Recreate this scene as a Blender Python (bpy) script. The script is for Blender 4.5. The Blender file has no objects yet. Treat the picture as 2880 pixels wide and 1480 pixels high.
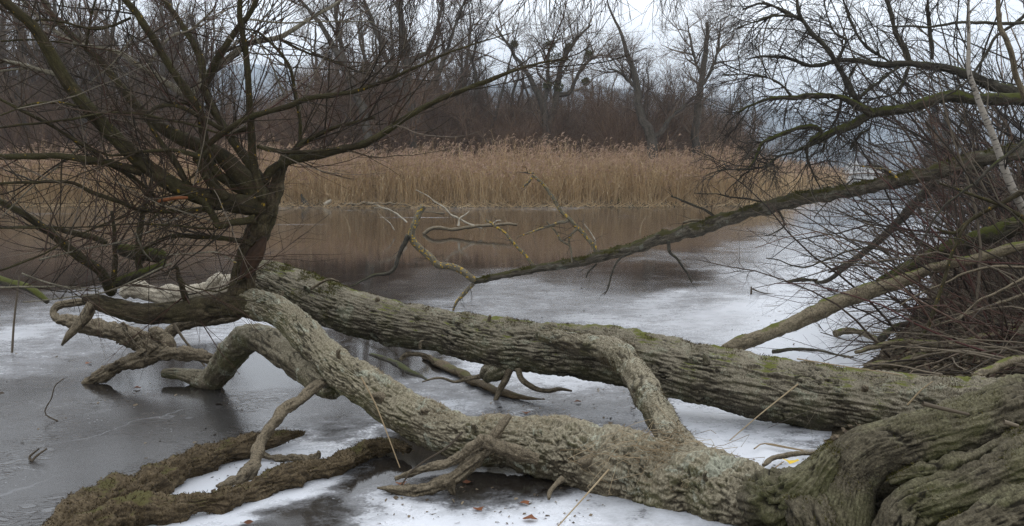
import bpy, math, random
import numpy as np
from mathutils import Matrix, Vector

# ------------------------------------------------------------------ camera, sky, sun
SC = bpy.context.scene
COL = SC.collection
FPX, CX, CY, HZ, CAMH = 2800.0, 1440.0, 740.0, 485.0, 1.9      # focal length and horizon in photo pixels
PITCH = math.atan((CY - HZ) / FPX)
cam = bpy.data.objects.new('camera', bpy.data.cameras.new('camera'))
COL.objects.link(cam)
cam.data.sensor_width = 36.0
cam.data.lens = 35.0
cam.data.clip_start = 0.1
cam.data.clip_end = 30000.0
cam.location = (0, 0, CAMH)
cam.rotation_euler = (math.pi / 2 - PITCH, 0, 0)
SC.camera = cam

SUN_EL, SUN_AZ = math.radians(52), math.radians(20)             # behind thin even cloud
world = bpy.data.worlds.new('World')
SC.world = world
world.use_nodes = True
nt = world.node_tree
nt.nodes.clear()
out = nt.nodes.new('ShaderNodeOutputWorld')
sky = nt.nodes.new('ShaderNodeTexSky')
sky.sky_type = 'NISHITA'
sky.sun_disc = False
sky.sun_elevation = SUN_EL
sky.sun_rotation = SUN_AZ
sky.dust_density = 2.0
bgs = nt.nodes.new('ShaderNodeBackground')
bgs.inputs['Strength'].default_value = 0.05
hsv = nt.nodes.new('ShaderNodeHueSaturation')               # the blue is veiled by cloud
hsv.inputs['Saturation'].default_value = 0.25
nt.links.new(sky.outputs[0], hsv.inputs['Color'])
nt.links.new(hsv.outputs[0], bgs.inputs['Color'])
tc = nt.nodes.new('ShaderNodeTexCoord')
mp = nt.nodes.new('ShaderNodeMapping')
mp.inputs['Scale'].default_value = (1.0, 1.0, 5.0)
nt.links.new(tc.outputs['Generated'], mp.inputs['Vector'])
nz = nt.nodes.new('ShaderNodeTexNoise')
nz.inputs['Scale'].default_value = 2.2
nz.inputs['Detail'].default_value = 5
nz.inputs['Roughness'].default_value = 0.55
nt.links.new(mp.outputs[0], nz.inputs['Vector'])
rp = nt.nodes.new('ShaderNodeValToRGB')
rp.color_ramp.elements[0].position = 0.34
rp.color_ramp.elements[0].color = (0.61, 0.635, 0.675, 1)
rp.color_ramp.elements[1].position = 0.62
rp.color_ramp.elements[1].color = (0.70, 0.71, 0.73, 1)
nt.links.new(nz.outputs['Fac'], rp.inputs['Fac'])
bgc = nt.nodes.new('ShaderNodeBackground')
bgc.inputs['Strength'].default_value = 1.85
nt.links.new(rp.outputs[0], bgc.inputs['Color'])
ad = nt.nodes.new('ShaderNodeAddShader')
nt.links.new(bgs.outputs[0], ad.inputs[0])
nt.links.new(bgc.outputs[0], ad.inputs[1])
nt.links.new(ad.outputs[0], out.inputs['Surface'])

sun = bpy.data.objects.new('sun', bpy.data.lights.new('sun', 'SUN'))
COL.objects.link(sun)
sun.data.energy = 0.5
sun.data.angle = math.radians(25)
sun.data.color = (1.0, 0.96, 0.9)
sd = Vector((math.sin(SUN_AZ) * math.cos(SUN_EL), math.cos(SUN_AZ) * math.cos(SUN_EL), math.sin(SUN_EL)))
sun.rotation_euler = (-sd).to_track_quat('-Z', 'Y').to_euler()
sun.location = (0, 0, 30)

SC.view_settings.view_transform = 'Standard'
SC.view_settings.look = 'None'
SC.view_settings.exposure = 0.13
SC.view_settings.gamma = 1.0
SC.view_settings.use_curve_mapping = False
SC.cycles.max_bounces = 6
SC.cycles.diffuse_bounces = 3
SC.cycles.glossy_bounces = 3
SC.cycles.volume_bounces = 0
SC.cycles.use_denoising = True
SC.cycles.denoising_input_passes = 'RGB_ALBEDO_NORMAL'
SC.cycles.denoising_prefilter = 'NONE'

rng = np.random.default_rng(11)

# ------------------------------------------------------------------ pixels to points
SP, CP = math.sin(PITCH), math.cos(PITCH)
def ray(x, y):
    a, b = (x - CX) / FPX, -(y - CY) / FPX
    return np.array([a, b * SP + CP, b * CP - SP])
def W(x, y, d):                       # photo pixel at a distance of d metres ahead
    r = ray(x, y)
    return np.array([0, 0, CAMH]) + r * (d / r[1])
def G(x, y, z=0.0):                   # photo pixel on the level plane at height z
    r = ray(x, y)
    return np.array([0, 0, CAMH]) + r * ((z - CAMH) / r[2])
TS, ZS = 1718 / 960.0, 1727 / 600.0
ORG = {1: (0, 0), 2: (960, 0), 3: (1920, 0), 4: (0, 740), 5: (960, 740), 6: (1920, 740)}
def t(k, *p):                         # points read off an enlarged sixth of the photograph
    ox, oy = ORG[k]
    return [(ox + q[0] / TS, oy + q[1] / TS) + tuple(q[2:]) for q in p]
ZORG = {1: (0, 0), 2: (450, 0), 3: (0, 400), 4: (450, 400)}
def zt(k, *p):
    ox, oy = ZORG[k]
    return [(ox + q[0] / ZS, oy + q[1] / ZS) + tuple(q[2:]) for q in p]
def ramp_d(pts, d0, d1):              # (x,y,rpx) -> world points and radii, distance d0..d1 along the line
    n = len(pts)
    P = np.array([W(p[0], p[1], d0 + (d1 - d0) * i / max(1, n - 1)) for i, p in enumerate(pts)])
    R = np.array([p[2] * (d0 + (d1 - d0) * i / max(1, n - 1)) / FPX for i, p in enumerate(pts)])
    return P, R
def full_d(pts):                      # (x,y,d,rpx)
    P = np.array([W(p[0], p[1], p[2]) for p in pts])
    R = np.array([p[3] * p[2] / FPX for p in pts])
    return P, R
def on_z(pts, z):                     # (x,y,rpx) lying at height z
    P = np.array([G(p[0], p[1], z) for p in pts])
    R = np.array([p[2] * q[1] / FPX for p, q in zip(pts, P)])
    return P, R

# ------------------------------------------------------------------ noise
PERM = np.random.default_rng(5).permutation(512)
GR = np.random.default_rng(6).normal(size=(512, 3))
GR /= np.linalg.norm(GR, axis=1)[:, None]
def perlin(p):
    i = np.floor(p).astype(np.int64)
    f = p - i
    u = f * f * f * (f * (f * 6 - 15) + 10)
    res = 0
    for dx in (0, 1):
        for dy in (0, 1):
            for dz in (0, 1):
                h = PERM[(PERM[(PERM[(i[..., 0] + dx) & 511] + i[..., 1] + dy) & 511] + i[..., 2] + dz) & 511]
                g = GR[h]
                dot = g[..., 0] * (f[..., 0] - dx) + g[..., 1] * (f[..., 1] - dy) + g[..., 2] * (f[..., 2] - dz)
                w = (u[..., 0] if dx else 1 - u[..., 0]) * (u[..., 1] if dy else 1 - u[..., 1]) * (u[..., 2] if dz else 1 - u[..., 2])
                res = res + w * dot
    return res * 1.5
def fbm(p, o=4):
    s, a, r = 1.0, 1.0, 0
    for k in range(o):
        r = r + a * perlin(p * s + 17.3 * k)
        s *= 2.03
        a *= 0.5
    return r

# ------------------------------------------------------------------ meshes and objects
def mesh(name, V, Q=None, T=None, smooth=True, attrs=None):
    me = bpy.data.meshes.new(name)
    V = np.ascontiguousarray(V, dtype=np.float32).reshape(-1, 3)
    idx, tot = [], []
    if Q is not None and len(Q):
        idx.append(np.asarray(Q, dtype=np.int32).ravel()); tot.append(np.full(len(Q), 4, np.int32))
    if T is not None and len(T):
        idx.append(np.asarray(T, dtype=np.int32).ravel()); tot.append(np.full(len(T), 3, np.int32))
    idx = np.concatenate(idx); tot = np.concatenate(tot)
    me.vertices.add(len(V)); me.vertices.foreach_set('co', V.ravel())
    me.loops.add(len(idx)); me.loops.foreach_set('vertex_index', idx)
    me.polygons.add(len(tot))
    st = np.zeros(len(tot), np.int32); st[1:] = np.cumsum(tot)[:-1]
    me.polygons.foreach_set('loop_start', st)
    me.polygons.foreach_set('loop_total', tot)
    me.polygons.foreach_set('use_smooth', np.full(len(tot), smooth, bool))
    for k, a in (attrs or {}).items():
        a = np.asarray(a, np.float32)
        if a.ndim == 2:
            at = me.attributes.new(k, 'FLOAT_VECTOR', 'POINT'); at.data.foreach_set('vector', a.ravel())
        else:
            at = me.attributes.new(k, 'FLOAT', 'POINT'); at.data.foreach_set('value', a.ravel())
    me.update(calc_edges=True)
    return me
def obj(name, me, m, parent=None, label=None, cat=None, group=None, kind=None):
    o = bpy.data.objects.new(name, me)
    COL.objects.link(o)
    if m is not None and not me.materials:
        me.materials.append(m)
    if parent is not None:
        o.parent = parent
        if parent.get('_abs'):
            o.matrix_parent_inverse = Matrix.Translation(-Vector(parent.location))
    tag(o, label, cat, group, kind)
    return o
def tag(o, label=None, cat=None, group=None, kind=None):
    for k, v in (('label', label), ('category', cat), ('group', group), ('kind', kind)):
        if v:
            o[k] = v
    return o
def thing(name, label, cat, loc, group=None, absolute=True):
    o = bpy.data.objects.new(name, None)
    COL.objects.link(o)
    o.location = [float(c) for c in loc]
    o.empty_display_size = 0.2
    if absolute:
        o['_abs'] = True
    return tag(o, label, cat, group)
class Batch:
    def __init__(s): s.V, s.Q, s.T, s.A, s.n = [], [], [], {}, 0
    def add(s, V, Q=None, T=None, **A):
        V = np.asarray(V).reshape(-1, 3)
        if Q is not None: s.Q.append(np.asarray(Q) + s.n)
        if T is not None: s.T.append(np.asarray(T) + s.n)
        for k, a in A.items(): s.A.setdefault(k, []).append(np.asarray(a))
        s.V.append(V); s.n += len(V)
        return s
    def mesh(s, name, smooth=True):
        return mesh(name, np.concatenate(s.V), np.concatenate(s.Q) if s.Q else None, np.concatenate(s.T) if s.T else None,
                    smooth, {k: np.concatenate(a) for k, a in s.A.items()})

def spline(P, R, n):
    P = np.asarray(P, float); R = np.asarray(R, float)
    if len(P) == 2:
        P = np.array([P[0], (P[0] + P[1]) / 2, P[1]]); R = np.array([R[0], R.mean(), R[1]])
    E = np.concatenate([[2 * P[0] - P[1]], P, [2 * P[-1] - P[-2]]])
    S = 16
    us = np.linspace(0, 1, S, endpoint=False)[:, None]
    seg, rs = [], []
    for i in range(len(P) - 1):
        a, b, c, d = E[i], E[i + 1], E[i + 2], E[i + 3]
        seg.append(0.5 * (2 * b + (c - a) * us + (2 * a - 5 * b + 4 * c - d) * us ** 2 + (3 * b - a - 3 * c + d) * us ** 3))
        rs.append(R[i] + (R[i + 1] - R[i]) * us[:, 0])
    seg.append(P[-1:]); rs.append(R[-1:])
    D = np.concatenate(seg); RR = np.concatenate(rs)
    L = np.concatenate([[0], np.cumsum(np.linalg.norm(np.diff(D, axis=0), axis=1))])
    s = np.linspace(0, L[-1], n)
    return np.stack([np.interp(s, L, D[:, k]) for k in range(3)], 1), np.interp(s, L, RR), s
def frames(C):
    T = np.gradient(C, axis=0)
    T /= np.linalg.norm(T, axis=1)[:, None] + 1e-9
    U = np.zeros_like(C)
    u = np.cross(T[0], [0.31, 0.2, 1.0]); u /= np.linalg.norm(u)
    for i in range(len(C)):
        u = u - T[i] * np.dot(u, T[i]); u /= np.linalg.norm(u) + 1e-9
        U[i] = u
    return T, U, np.cross(T, U)
def limb_grid(P, R, n, m, crack=0.0, cf=24.0, lump=0.0, lf=5.0, knots=0, ripple=0.0, seed=0, wob=0.0, stretch=0.22, flat=1.0):
    """one limb of real bark: a swept grid of vertices pushed in and out"""
    C, r, s = spline(P, R, n)
    rg = np.random.default_rng(seed + 101)
    if wob:
        w = np.stack([s * 2.3, np.full(n, seed * 1.7), np.zeros(n)], 1)
        C = C + wob * np.stack([fbm(w + 3.1, 3), fbm(w + 9.7, 3), fbm(w + 23.3, 3)], 1)
    T, U, Vv = frames(C)
    th = np.linspace(0, 2 * math.pi, m, endpoint=False)
    ct, sn = np.cos(th), np.sin(th)
    rm = float(np.mean(r))
    bk = np.stack([np.broadcast_to(ct * rm, (n, m)), np.broadcast_to(sn * rm, (n, m)), np.broadcast_to(s[:, None], (n, m))], 2) + seed * 3.71
    disp = np.zeros((n, m)); crk = np.zeros((n, m))
    if lump:
        disp += lump * fbm(bk * lf, 4)
    if crack:
        q = bk * np.array([cf, cf, cf * stretch])
        q = q + 0.5 * np.stack([perlin(q * 0.7 + 5), perlin(q * 0.7 + 11), perlin(q * 0.7 + 19)], 2)
        a = perlin(q); b = perlin(q * 1.9 + 31); mod = np.clip(0.75 + 1.1 * perlin(bk * 4.0 + 41), 0.15, 1.3)
        c1 = np.exp(-(a / 0.10) ** 2); c2 = np.exp(-(b / 0.13) ** 2)
        c3 = np.exp(-(perlin(bk * np.array([cf * .7, cf * .7, cf * (0.35 + stretch)]) + 70) / 0.06) ** 2)
        fb_ = fbm(bk * np.array([cf * 1.4, cf * 1.4, cf * 1.2 * stretch]) + 90, 4)
        crk = np.clip((0.75 * c1 + 0.5 * c2 + 0.35 * c3) * mod + 0.35 * np.clip(-fb_ - 0.1, 0, 1), 0, 1.25)
        disp += crack * (0.5 * perlin(q * 0.5 + 77) + 0.75 * fb_ - crk)
    if ripple:
        ph = th[None, :] * 26 + 3.2 * fbm(bk * 5.0, 3) + s[:, None] * 2
        wr = np.clip((s[:, None] / s[-1] - 0.62 + 0.08 * perlin(bk * 6)) / 0.05, 0, 1)
        disp = disp * (1 - 0.85 * wr) + wr * ripple * (np.abs(np.sin(ph)) ** 0.6 - 0.9)
        crk = crk * (1 - wr) + wr * 0.9 * (1 - np.abs(np.sin(ph))) ** 2
    for k in range(knots):
        s0, a0 = rg.uniform(0.05, 0.95) * s[-1], rg.uniform(0, 2 * math.pi)
        w = rg.uniform(0.25, 0.5) * rm
        da = np.angle(np.exp(1j * (th - a0)))[None, :] * rm
        dd = np.sqrt((s[:, None] - s0) ** 2 + da ** 2) / w
        disp += 0.16 * rm * (np.exp(-dd ** 2) - 0.8 * np.exp(-(dd * 2.6) ** 2))
    rr = r[:, None] + disp * np.clip(r[:, None] / rm, 0.3, 1.2)
    off = U[:, None, :] * (rr * ct)[..., None] + Vv[:, None, :] * (rr * sn)[..., None]
    if flat != 1.0:
        off[..., 2] *= flat
    return C[:, None, :] + off, bk, crk
def grid_faces(n, m):
    i = np.arange(n - 1)[:, None] * m; j = np.arange(m)[None, :]; j2 = (j + 1) % m
    return np.stack([i + j, i + j2, i + m + j2, i + m + j], 2).reshape(-1, 4)
SURF = {}
def limb(name, P, R, n, m, mat_, parent=None, keep=None, caps=True, label=None, cat=None, group=None, **kw):
    Vg, bk, crk = limb_grid(P, R, n, m, **kw)
    V = Vg.reshape(-1, 3); B = bk.reshape(-1, 3); K = crk.ravel()
    T = []
    if caps:
        rg = np.random.default_rng(kw.get('seed', 0) + 7)
        for row, sgn in ((0, 1), (n - 1, -1)):
            c = Vg[row].mean(0); b = bk[row].mean(0)
            ring = (c + (Vg[row] - c) * 0.55 + rg.normal(0, 0.1, (m, 3)) * np.linalg.norm(Vg[row] - c, axis=1).mean() * 0.6)
            base = len(V)
            V = np.concatenate([V, ring, [c]]); B = np.concatenate([B, bk[row] * 0.55 + b * 0.45, [b]]); K = np.concatenate([K, np.full(m, 0.3), [0.4]])
            j = np.arange(m); j2 = (j + 1) % m; o0 = row * m
            a = np.stack([o0 + j, o0 + j2, base + j2], 1); b2 = np.stack([o0 + j, base + j2, base + j], 1)
            c2 = np.stack([base + j, base + j2, np.full(m, base + m)], 1)
            f = np.concatenate([a, b2, c2])
            T.append(f[:, ::-1] if sgn > 0 else f)
    me = mesh(name, V, grid_faces(n, m), np.concatenate(T) if T else None, True, {'bark': B, 'crack': K})
    if keep is not None:
        SURF.setdefault(keep, []).append(Vg)
    return obj(name, me, mat_, parent, label, cat, group)

# ---- many thin twigs at once
def chain_tubes(P, R, s, bt, tint=None, rg=None):
    """P (C,n,3), R (C,n): tubes of s sides into batch bt"""
    rg = rg or rng
    C, n = R.shape
    T = np.gradient(P, axis=1)
    T /= np.linalg.norm(T, axis=2)[..., None] + 1e-9
    ref = np.cross(P[:, -1] - P[:, 0] + 1e-5, rg.normal(size=(C, 3)))
    ref /= np.linalg.norm(ref, axis=1)[:, None] + 1e-9
    U = ref[:, None, :] - T * np.sum(T * ref[:, None, :], 2)[..., None]
    U /= np.linalg.norm(U, axis=2)[..., None] + 1e-9
    Vv = np.cross(T, U)
    th = np.arange(s) * 2 * math.pi / s
    V = P[:, :, None, :] + (U[:, :, None, :] * np.cos(th)[None, None, :, None] + Vv[:, :, None, :] * np.sin(th)[None, None, :, None]) * R[:, :, None, None]
    c = np.arange(C)[:, None, None] * n * s; i = np.arange(n - 1)[None, :, None] * s; j = np.arange(s)[None, None, :]; j2 = (j + 1) % s
    Q = np.stack([c + i + j, c + i + j2, c + i + s + j2, c + i + s + j], 3).reshape(-1, 4)
    if tint is None:
        tint = rg.random(C)
    bt.add(V, Q, tint=np.repeat(tint, n * s))
def spawn(P, R, k, tr, L, ang, m, up, jit, rr, rg, side=(0, 0, 0), fall=0.5, taper=0.25, asd=0.22):
    """grow k children from each of the parent lines"""
    C, n = R.shape
    N = C * k
    pi = np.repeat(np.arange(C), k)
    tt = rg.uniform(tr[0], tr[1], N)
    x = tt * (n - 1); i = np.minimum(x.astype(int), n - 2); f = (x - i)[:, None]
    a, b = P[pi, i], P[pi, i + 1]
    pos = a + (b - a) * f
    tg = b - a; tg /= np.linalg.norm(tg, axis=1)[:, None] + 1e-9
    pr = R[pi, i] * (1 - f[:, 0]) + R[pi, i + 1] * f[:, 0]
    q = np.cross(tg, rg.normal(size=(N, 3))); q /= np.linalg.norm(q, axis=1)[:, None] + 1e-9
    an = rg.normal(ang, asd, N)[:, None]
    d = tg * np.cos(an) + q * np.sin(an) + np.asarray(side)
    d /= np.linalg.norm(d, axis=1)[:, None]
    ln = L * rg.uniform(0.55, 1.25, N) * (1 - fall * tt)
    out = np.zeros((N, m, 3)); out[:, 0] = pos
    for j in range(1, m):
        d = d + rg.normal(0, jit, (N, 3)); d[:, 2] += up
        d /= np.linalg.norm(d, axis=1)[:, None]
        out[:, j] = out[:, j - 1] + d * (ln / (m - 1))[:, None]
    r0 = np.minimum(rr * rg.uniform(0.7, 1.2, N), pr * 0.75)
    RR = r0[:, None] * np.linspace(1, taper, m)[None, :]
    return out, RR

# ------------------------------------------------------------------ materials
class NT:
    def __init__(s, name):
        s.m = bpy.data.materials.new(name); s.m.use_nodes = True
        s.t = s.m.node_tree; s.t.nodes.clear()
        s.o = s.n('ShaderNodeOutputMaterial'); s.p = s.n('ShaderNodeBsdfPrincipled')
        s.l(s.p.outputs[0], s.o.inputs['Surface'])
    def n(s, k, **kw):
        d = s.t.nodes.new(k)
        for a, v in kw.items(): setattr(d, a, v)
        return d
    def l(s, a, b): s.t.links.new(a, b)
    def set(s, sock, v):
        if hasattr(v, 'is_output'): s.l(v, sock)
        else: sock.default_value = v
    def attr(s, name, vec=False):
        d = s.n('ShaderNodeAttribute', attribute_name=name)
        return d.outputs['Vector' if vec else 'Fac']
    def map(s, v, sc):
        d = s.n('ShaderNodeMapping'); s.l(v, d.inputs['Vector']); d.inputs['Scale'].default_value = sc
        return d.outputs[0]
    def noise(s, v, scale, detail=4, rough=0.55, dist=0.0):
        d = s.n('ShaderNodeTexNoise'); s.l(v, d.inputs['Vector'])
        d.inputs['Scale'].default_value = scale; d.inputs['Detail'].default_value = detail; d.inputs['Roughness'].default_value = rough; d.inputs['Distortion'].default_value = dist
        return d.outputs['Fac']
    def vor(s, v, scale, feature='DISTANCE_TO_EDGE'):
        d = s.n('ShaderNodeTexVoronoi', feature=feature); s.l(v, d.inputs['Vector']); d.inputs['Scale'].default_value = scale
        return d.outputs['Distance']
    def math(s, op, a, b=0.0, clamp=False):
        d = s.n('ShaderNodeMath', operation=op, use_clamp=clamp); s.set(d.inputs[0], a); s.set(d.inputs[1], b)
        return d.outputs[0]
    def step(s, v, a, b, lo=0.0, hi=1.0):
        d = s.n('ShaderNodeMapRange', interpolation_type='SMOOTHSTEP'); s.set(d.inputs[0], v)
        d.inputs[1].default_value = a; d.inputs[2].default_value = b; d.inputs[3].default_value = lo; d.inputs[4].default_value = hi
        return d.outputs[0]
    def mix(s, f, a, b):
        d = s.n('ShaderNodeMix', data_type='RGBA'); s.set(d.inputs[0], f)
        for k, v in ((6, a), (7, b)):
            s.set(d.inputs[k], v if hasattr(v, 'is_output') else tuple(v) + (1,) * (4 - len(v)))
        return d.outputs[2]
    def ramp(s, f, stops):
        d = s.n('ShaderNodeValToRGB'); s.l(f, d.inputs[0]); e = d.color_ramp.elements
        while len(e) < len(stops): e.new(0.5)
        for q, (p, c) in zip(e, stops): q.position = p; q.color = tuple(c) + (1,)
        return d.outputs[0]
    def bump(s, h, strength, dist):
        d = s.n('ShaderNodeBump'); s.l(h, d.inputs['Height']); d.inputs['Strength'].default_value = strength; d.inputs['Distance'].default_value = dist
        s.l(d.outputs[0], s.p.inputs['Normal'])
    def done(s, col, rough=0.85, spec=0.25):
        s.set(s.p.inputs['Base Color'], col if hasattr(col, 'is_output') else tuple(col) + (1,))
        s.set(s.p.inputs['Roughness'], rough); s.p.inputs['Specular IOR Level'].default_value = spec
        return s.m
    def upz(s):
        g = s.n('ShaderNodeNewGeometry'); x = s.n('ShaderNodeSeparateXYZ'); s.l(g.outputs['Normal'], x.inputs[0])
        return x.outputs[2]
    def pos(s):
        return s.n('ShaderNodeNewGeometry').outputs['Position']

def bark_mat(name, dark, mid, light, moss=0.0, lt=0.64, mosscol=(0.07, 0.075, 0.015), lichen=0.0, lichcol=(0.30, 0.34, 0.28), silt_toplight=0.0, silt_toplight_col=(0.36, 0.31, 0.23),
             fs=30.0, bump=0.5, crackdark=0.55, yellow=0.0, green=0.0, bd=0.012):
    a = NT(name)
    b = a.attr('bark', True)
    st = a.map(b, (1, 1, 0.3))
    n1 = a.noise(st, fs, 8, 0.65)
    n2 = a.noise(b, fs * 0.16, 5, 0.6)
    n3 = a.noise(b, fs * 3.0, 6, 0.7)
    col = a.ramp(n1, [(0.3, dark), (0.5, mid), (0.72, light)])
    col = a.mix(a.step(n2, 0.42, 0.62, 0, 0.55), col, mid)
    if green:
        col = a.mix(a.math('MULTIPLY', a.step(a.noise(b, fs * 0.11, 4), 0.42, 0.6), green), col, (0.105, 0.115, 0.035))
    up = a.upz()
    if silt_toplight:
        f = a.math('ADD', a.math('MULTIPLY', up, 0.55), a.math('ADD', n2, a.math('MULTIPLY', n3, 0.35)))  # silt masked to upper faces; shade of the undersides painted into the colour
        col = a.mix(a.math('MULTIPLY', a.step(f, 0.50, 1.05), silt_toplight), col, a.mix(n3, tuple(c * 0.7 for c in silt_toplight_col), tuple(c * 1.25 for c in silt_toplight_col)))
    if lichen:
        f = a.math('ADD', a.noise(b, fs * 0.22, 6, 0.7, 0.6), a.math('MULTIPLY', n3, 0.18))
        col = a.mix(a.math('MULTIPLY', a.step(f, lt, lt + 0.1), lichen), col, lichcol)
    mu = a.n('ShaderNodeMix', data_type='RGBA', blend_type='MULTIPLY'); mu.inputs[0].default_value = 1.0
    a.l(col, mu.inputs[6]); a.l(a.ramp(n3, [(0.33, (0.45, 0.43, 0.40)), (0.5, (0.95, 0.95, 0.95)), (0.68, (1.5, 1.5, 1.48))]), mu.inputs[7]); col = mu.outputs[2]
    ck = a.attr('crack')
    col = a.mix(a.math('MULTIPLY', a.step(ck, 0.35, 1.0), crackdark), col, tuple(c * 0.55 for c in dark))
    if yellow:
        f = a.noise(b, 26, 3)
        t0 = 0.575 if yellow > 0.9 else 0.66
        col = a.mix(a.math('MULTIPLY', a.step(f, t0, t0 + 0.04), yellow), col, (0.42, 0.27, 0.02))
    if moss:
        f = a.math('ADD', a.math('MULTIPLY', up, 0.4), a.math('ADD', a.noise(b, 5.0, 5, 0.6), a.math('MULTIPLY', n3, 0.2)))
        mc = a.mix(n3, mosscol, tuple(c * 2.0 for c in mosscol))
        col = a.mix(a.math('MULTIPLY', a.step(f, 0.98 - 0.42 * moss, 1.12 - 0.42 * moss), 0.95), col, mc)
    h = a.math('ADD', a.math('MULTIPLY', n1, 1.0), a.math('MULTIPLY', n3, 0.6))
    a.bump(h, bump, bd)
    return a.done(col, 0.88, 0.2)
def tint_mat(name, stops, rough=0.8, spec=0.25, nscale=None, thin=0.0):
    a = NT(name)
    col = a.ramp(a.attr('tint'), stops)
    if nscale:
        n = a.noise(a.pos(), nscale, 4)
        col = a.mix(a.step(n, 0.35, 0.7, 0.0, 0.5), col, tuple(c * 0.5 for c in stops[0][1]))
    if thin:
        tl = a.n('ShaderNodeBsdfTranslucent'); a.l(col, tl.inputs[0]); mx = a.n('ShaderNodeMixShader'); mx.inputs[0].default_value = thin
        a.l(a.p.outputs[0], mx.inputs[1]); a.l(tl.outputs[0], mx.inputs[2]); a.l(mx.outputs[0], a.o.inputs['Surface'])
    return a.done(col, rough, spec)

M = {}
M['trunk_front'] = bark_mat('silted_toplit_bark', (0.022, 0.017, 0.010), (0.085, 0.070, 0.046), (0.21, 0.185, 0.13), lt=0.63, lichen=0.8, lichcol=(0.30, 0.31, 0.245), silt_toplight=0.85, silt_toplight_col=(0.265, 0.235, 0.168), fs=26, bump=1.0, green=0.35, crackdark=0.7)
M['trunk_back'] = bark_mat('furrowed_bark', (0.014, 0.011, 0.007), (0.055, 0.046, 0.031), (0.17, 0.15, 0.107), lichen=0.45, lichcol=(0.28, 0.295, 0.22), silt_toplight=0.85, silt_toplight_col=(0.225, 0.20, 0.148), fs=34, bump=1.0, green=0.2, moss=0.12, crackdark=0.8)
M['root'] = bark_mat('root_bark', (0.014, 0.011, 0.007), (0.055, 0.047, 0.031), (0.14, 0.122, 0.082), lichen=0.25, lichcol=(0.22, 0.215, 0.13), silt_toplight=0.5, silt_toplight_col=(0.15, 0.13, 0.088), fs=30, bump=1.0, green=0.4, crackdark=0.85)
M['stem'] = bark_mat('willow_bark', (0.016, 0.012, 0.007), (0.05, 0.038, 0.022), (0.12, 0.095, 0.06), fs=34, bump=1.0, green=0.1, crackdark=0.7)
M['limb'] = bark_mat('willow_limb_bark', (0.014, 0.011, 0.006), (0.034, 0.027, 0.013), (0.075, 0.062, 0.033), fs=40, bump=0.4, yellow=0.5, green=0.12, bd=0.004)
M['limb_pale'] = bark_mat('pale_limb_bark', (0.07, 0.06, 0.042), (0.15, 0.135, 0.10), (0.26, 0.24, 0.19), fs=40, bump=0.35, yellow=0.4, bd=0.004)
M['dead'] = bark_mat('weathered_wood', (0.028, 0.021, 0.013), (0.09, 0.072, 0.047), (0.21, 0.178, 0.125), fs=34, bump=1.0, silt_toplight=0.55, silt_toplight_col=(0.24, 0.20, 0.14), crackdark=0.75)
M['bleached'] = bark_mat('bleached_wood', (0.16, 0.135, 0.10), (0.34, 0.305, 0.24), (0.50, 0.46, 0.38), fs=26, bump=0.7, crackdark=0.5)
M['mosslog'] = bark_mat('mossy_log_bark', (0.022, 0.015, 0.009), (0.062, 0.045, 0.025), (0.13, 0.098, 0.057), fs=26, bump=1.0, silt_toplight=0.45, silt_toplight_col=(0.15, 0.115, 0.07), moss=0.08, mosscol=(0.055, 0.05, 0.018))
M['lean'] = bark_mat('leaning_trunk_bark', (0.02, 0.016, 0.011), (0.075, 0.064, 0.047), (0.19, 0.17, 0.13), fs=34, bump=1.0, moss=0.62, mosscol=(0.028, 0.026, 0.007), lichen=0.2)
M['pole'] = bark_mat('smooth_grey_bark', (0.05, 0.04, 0.025), (0.13, 0.108, 0.07), (0.24, 0.205, 0.14), fs=24, bump=0.7, moss=0.2, silt_toplight=0.5, silt_toplight_col=(0.24, 0.20, 0.135))
M['lichen_twig'] = bark_mat('lichened_twig_bark', (0.05, 0.042, 0.03), (0.12, 0.105, 0.075), (0.22, 0.20, 0.15), fs=40, bump=0.5, yellow=0.95)
M['dark_limb'] = bark_mat('dark_limb_bark', (0.018, 0.016, 0.012), (0.045, 0.04, 0.03), (0.10, 0.09, 0.07), fs=34, bump=0.7, moss=0.3, mosscol=(0.03, 0.034, 0.008))
M['moss_limb'] = bark_mat('mossy_limb_bark', (0.022, 0.019, 0.012), (0.05, 0.044, 0.03), (0.11, 0.10, 0.07), fs=34, bump=0.7, moss=0.9, mosscol=(0.038, 0.042, 0.008))
M['tree_bark'] = bark_mat('far_tree_bark', (0.03, 0.026, 0.02), (0.07, 0.06, 0.047), (0.12, 0.105, 0.085), fs=8, bump=0.6, moss=0.15, bd=0.03)
M['twig_olive'] = tint_mat('olive_twigs', [(0.0, (0.016, 0.012, 0.007)), (0.6, (0.042, 0.03, 0.017)), (0.85, (0.055, 0.024, 0.016)), (1.0, (0.19, 0.165, 0.125))])
M['twig_red'] = tint_mat('red_twigs', [(0.0, (0.02, 0.015, 0.011)), (0.5, (0.055, 0.039, 0.028)), (0.8, (0.062, 0.02, 0.018)), (1.0, (0.13, 0.10, 0.07))])
M['twig_dark'] = tint_mat('dark_twigs', [(0.0, (0.018, 0.015, 0.012)), (0.7, (0.045, 0.036, 0.028)), (1.0, (0.10, 0.085, 0.065))])
M['crown'] = tint_mat('bare_crown_twigs', [(0.0, (0.045, 0.031, 0.022)), (0.6, (0.085, 0.06, 0.043)), (1.0, (0.14, 0.105, 0.076))])
M['crown_grey'] = tint_mat('grey_crown_twigs', [(0.0, (0.068, 0.049, 0.033)), (0.6, (0.118, 0.087, 0.06)), (1.0, (0.18, 0.14, 0.10))])
M['thicket'] = tint_mat('thicket_twigs', [(0.0, (0.07, 0.043, 0.028)), (0.6, (0.135, 0.086, 0.056)), (1.0, (0.20, 0.14, 0.092))])
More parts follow.
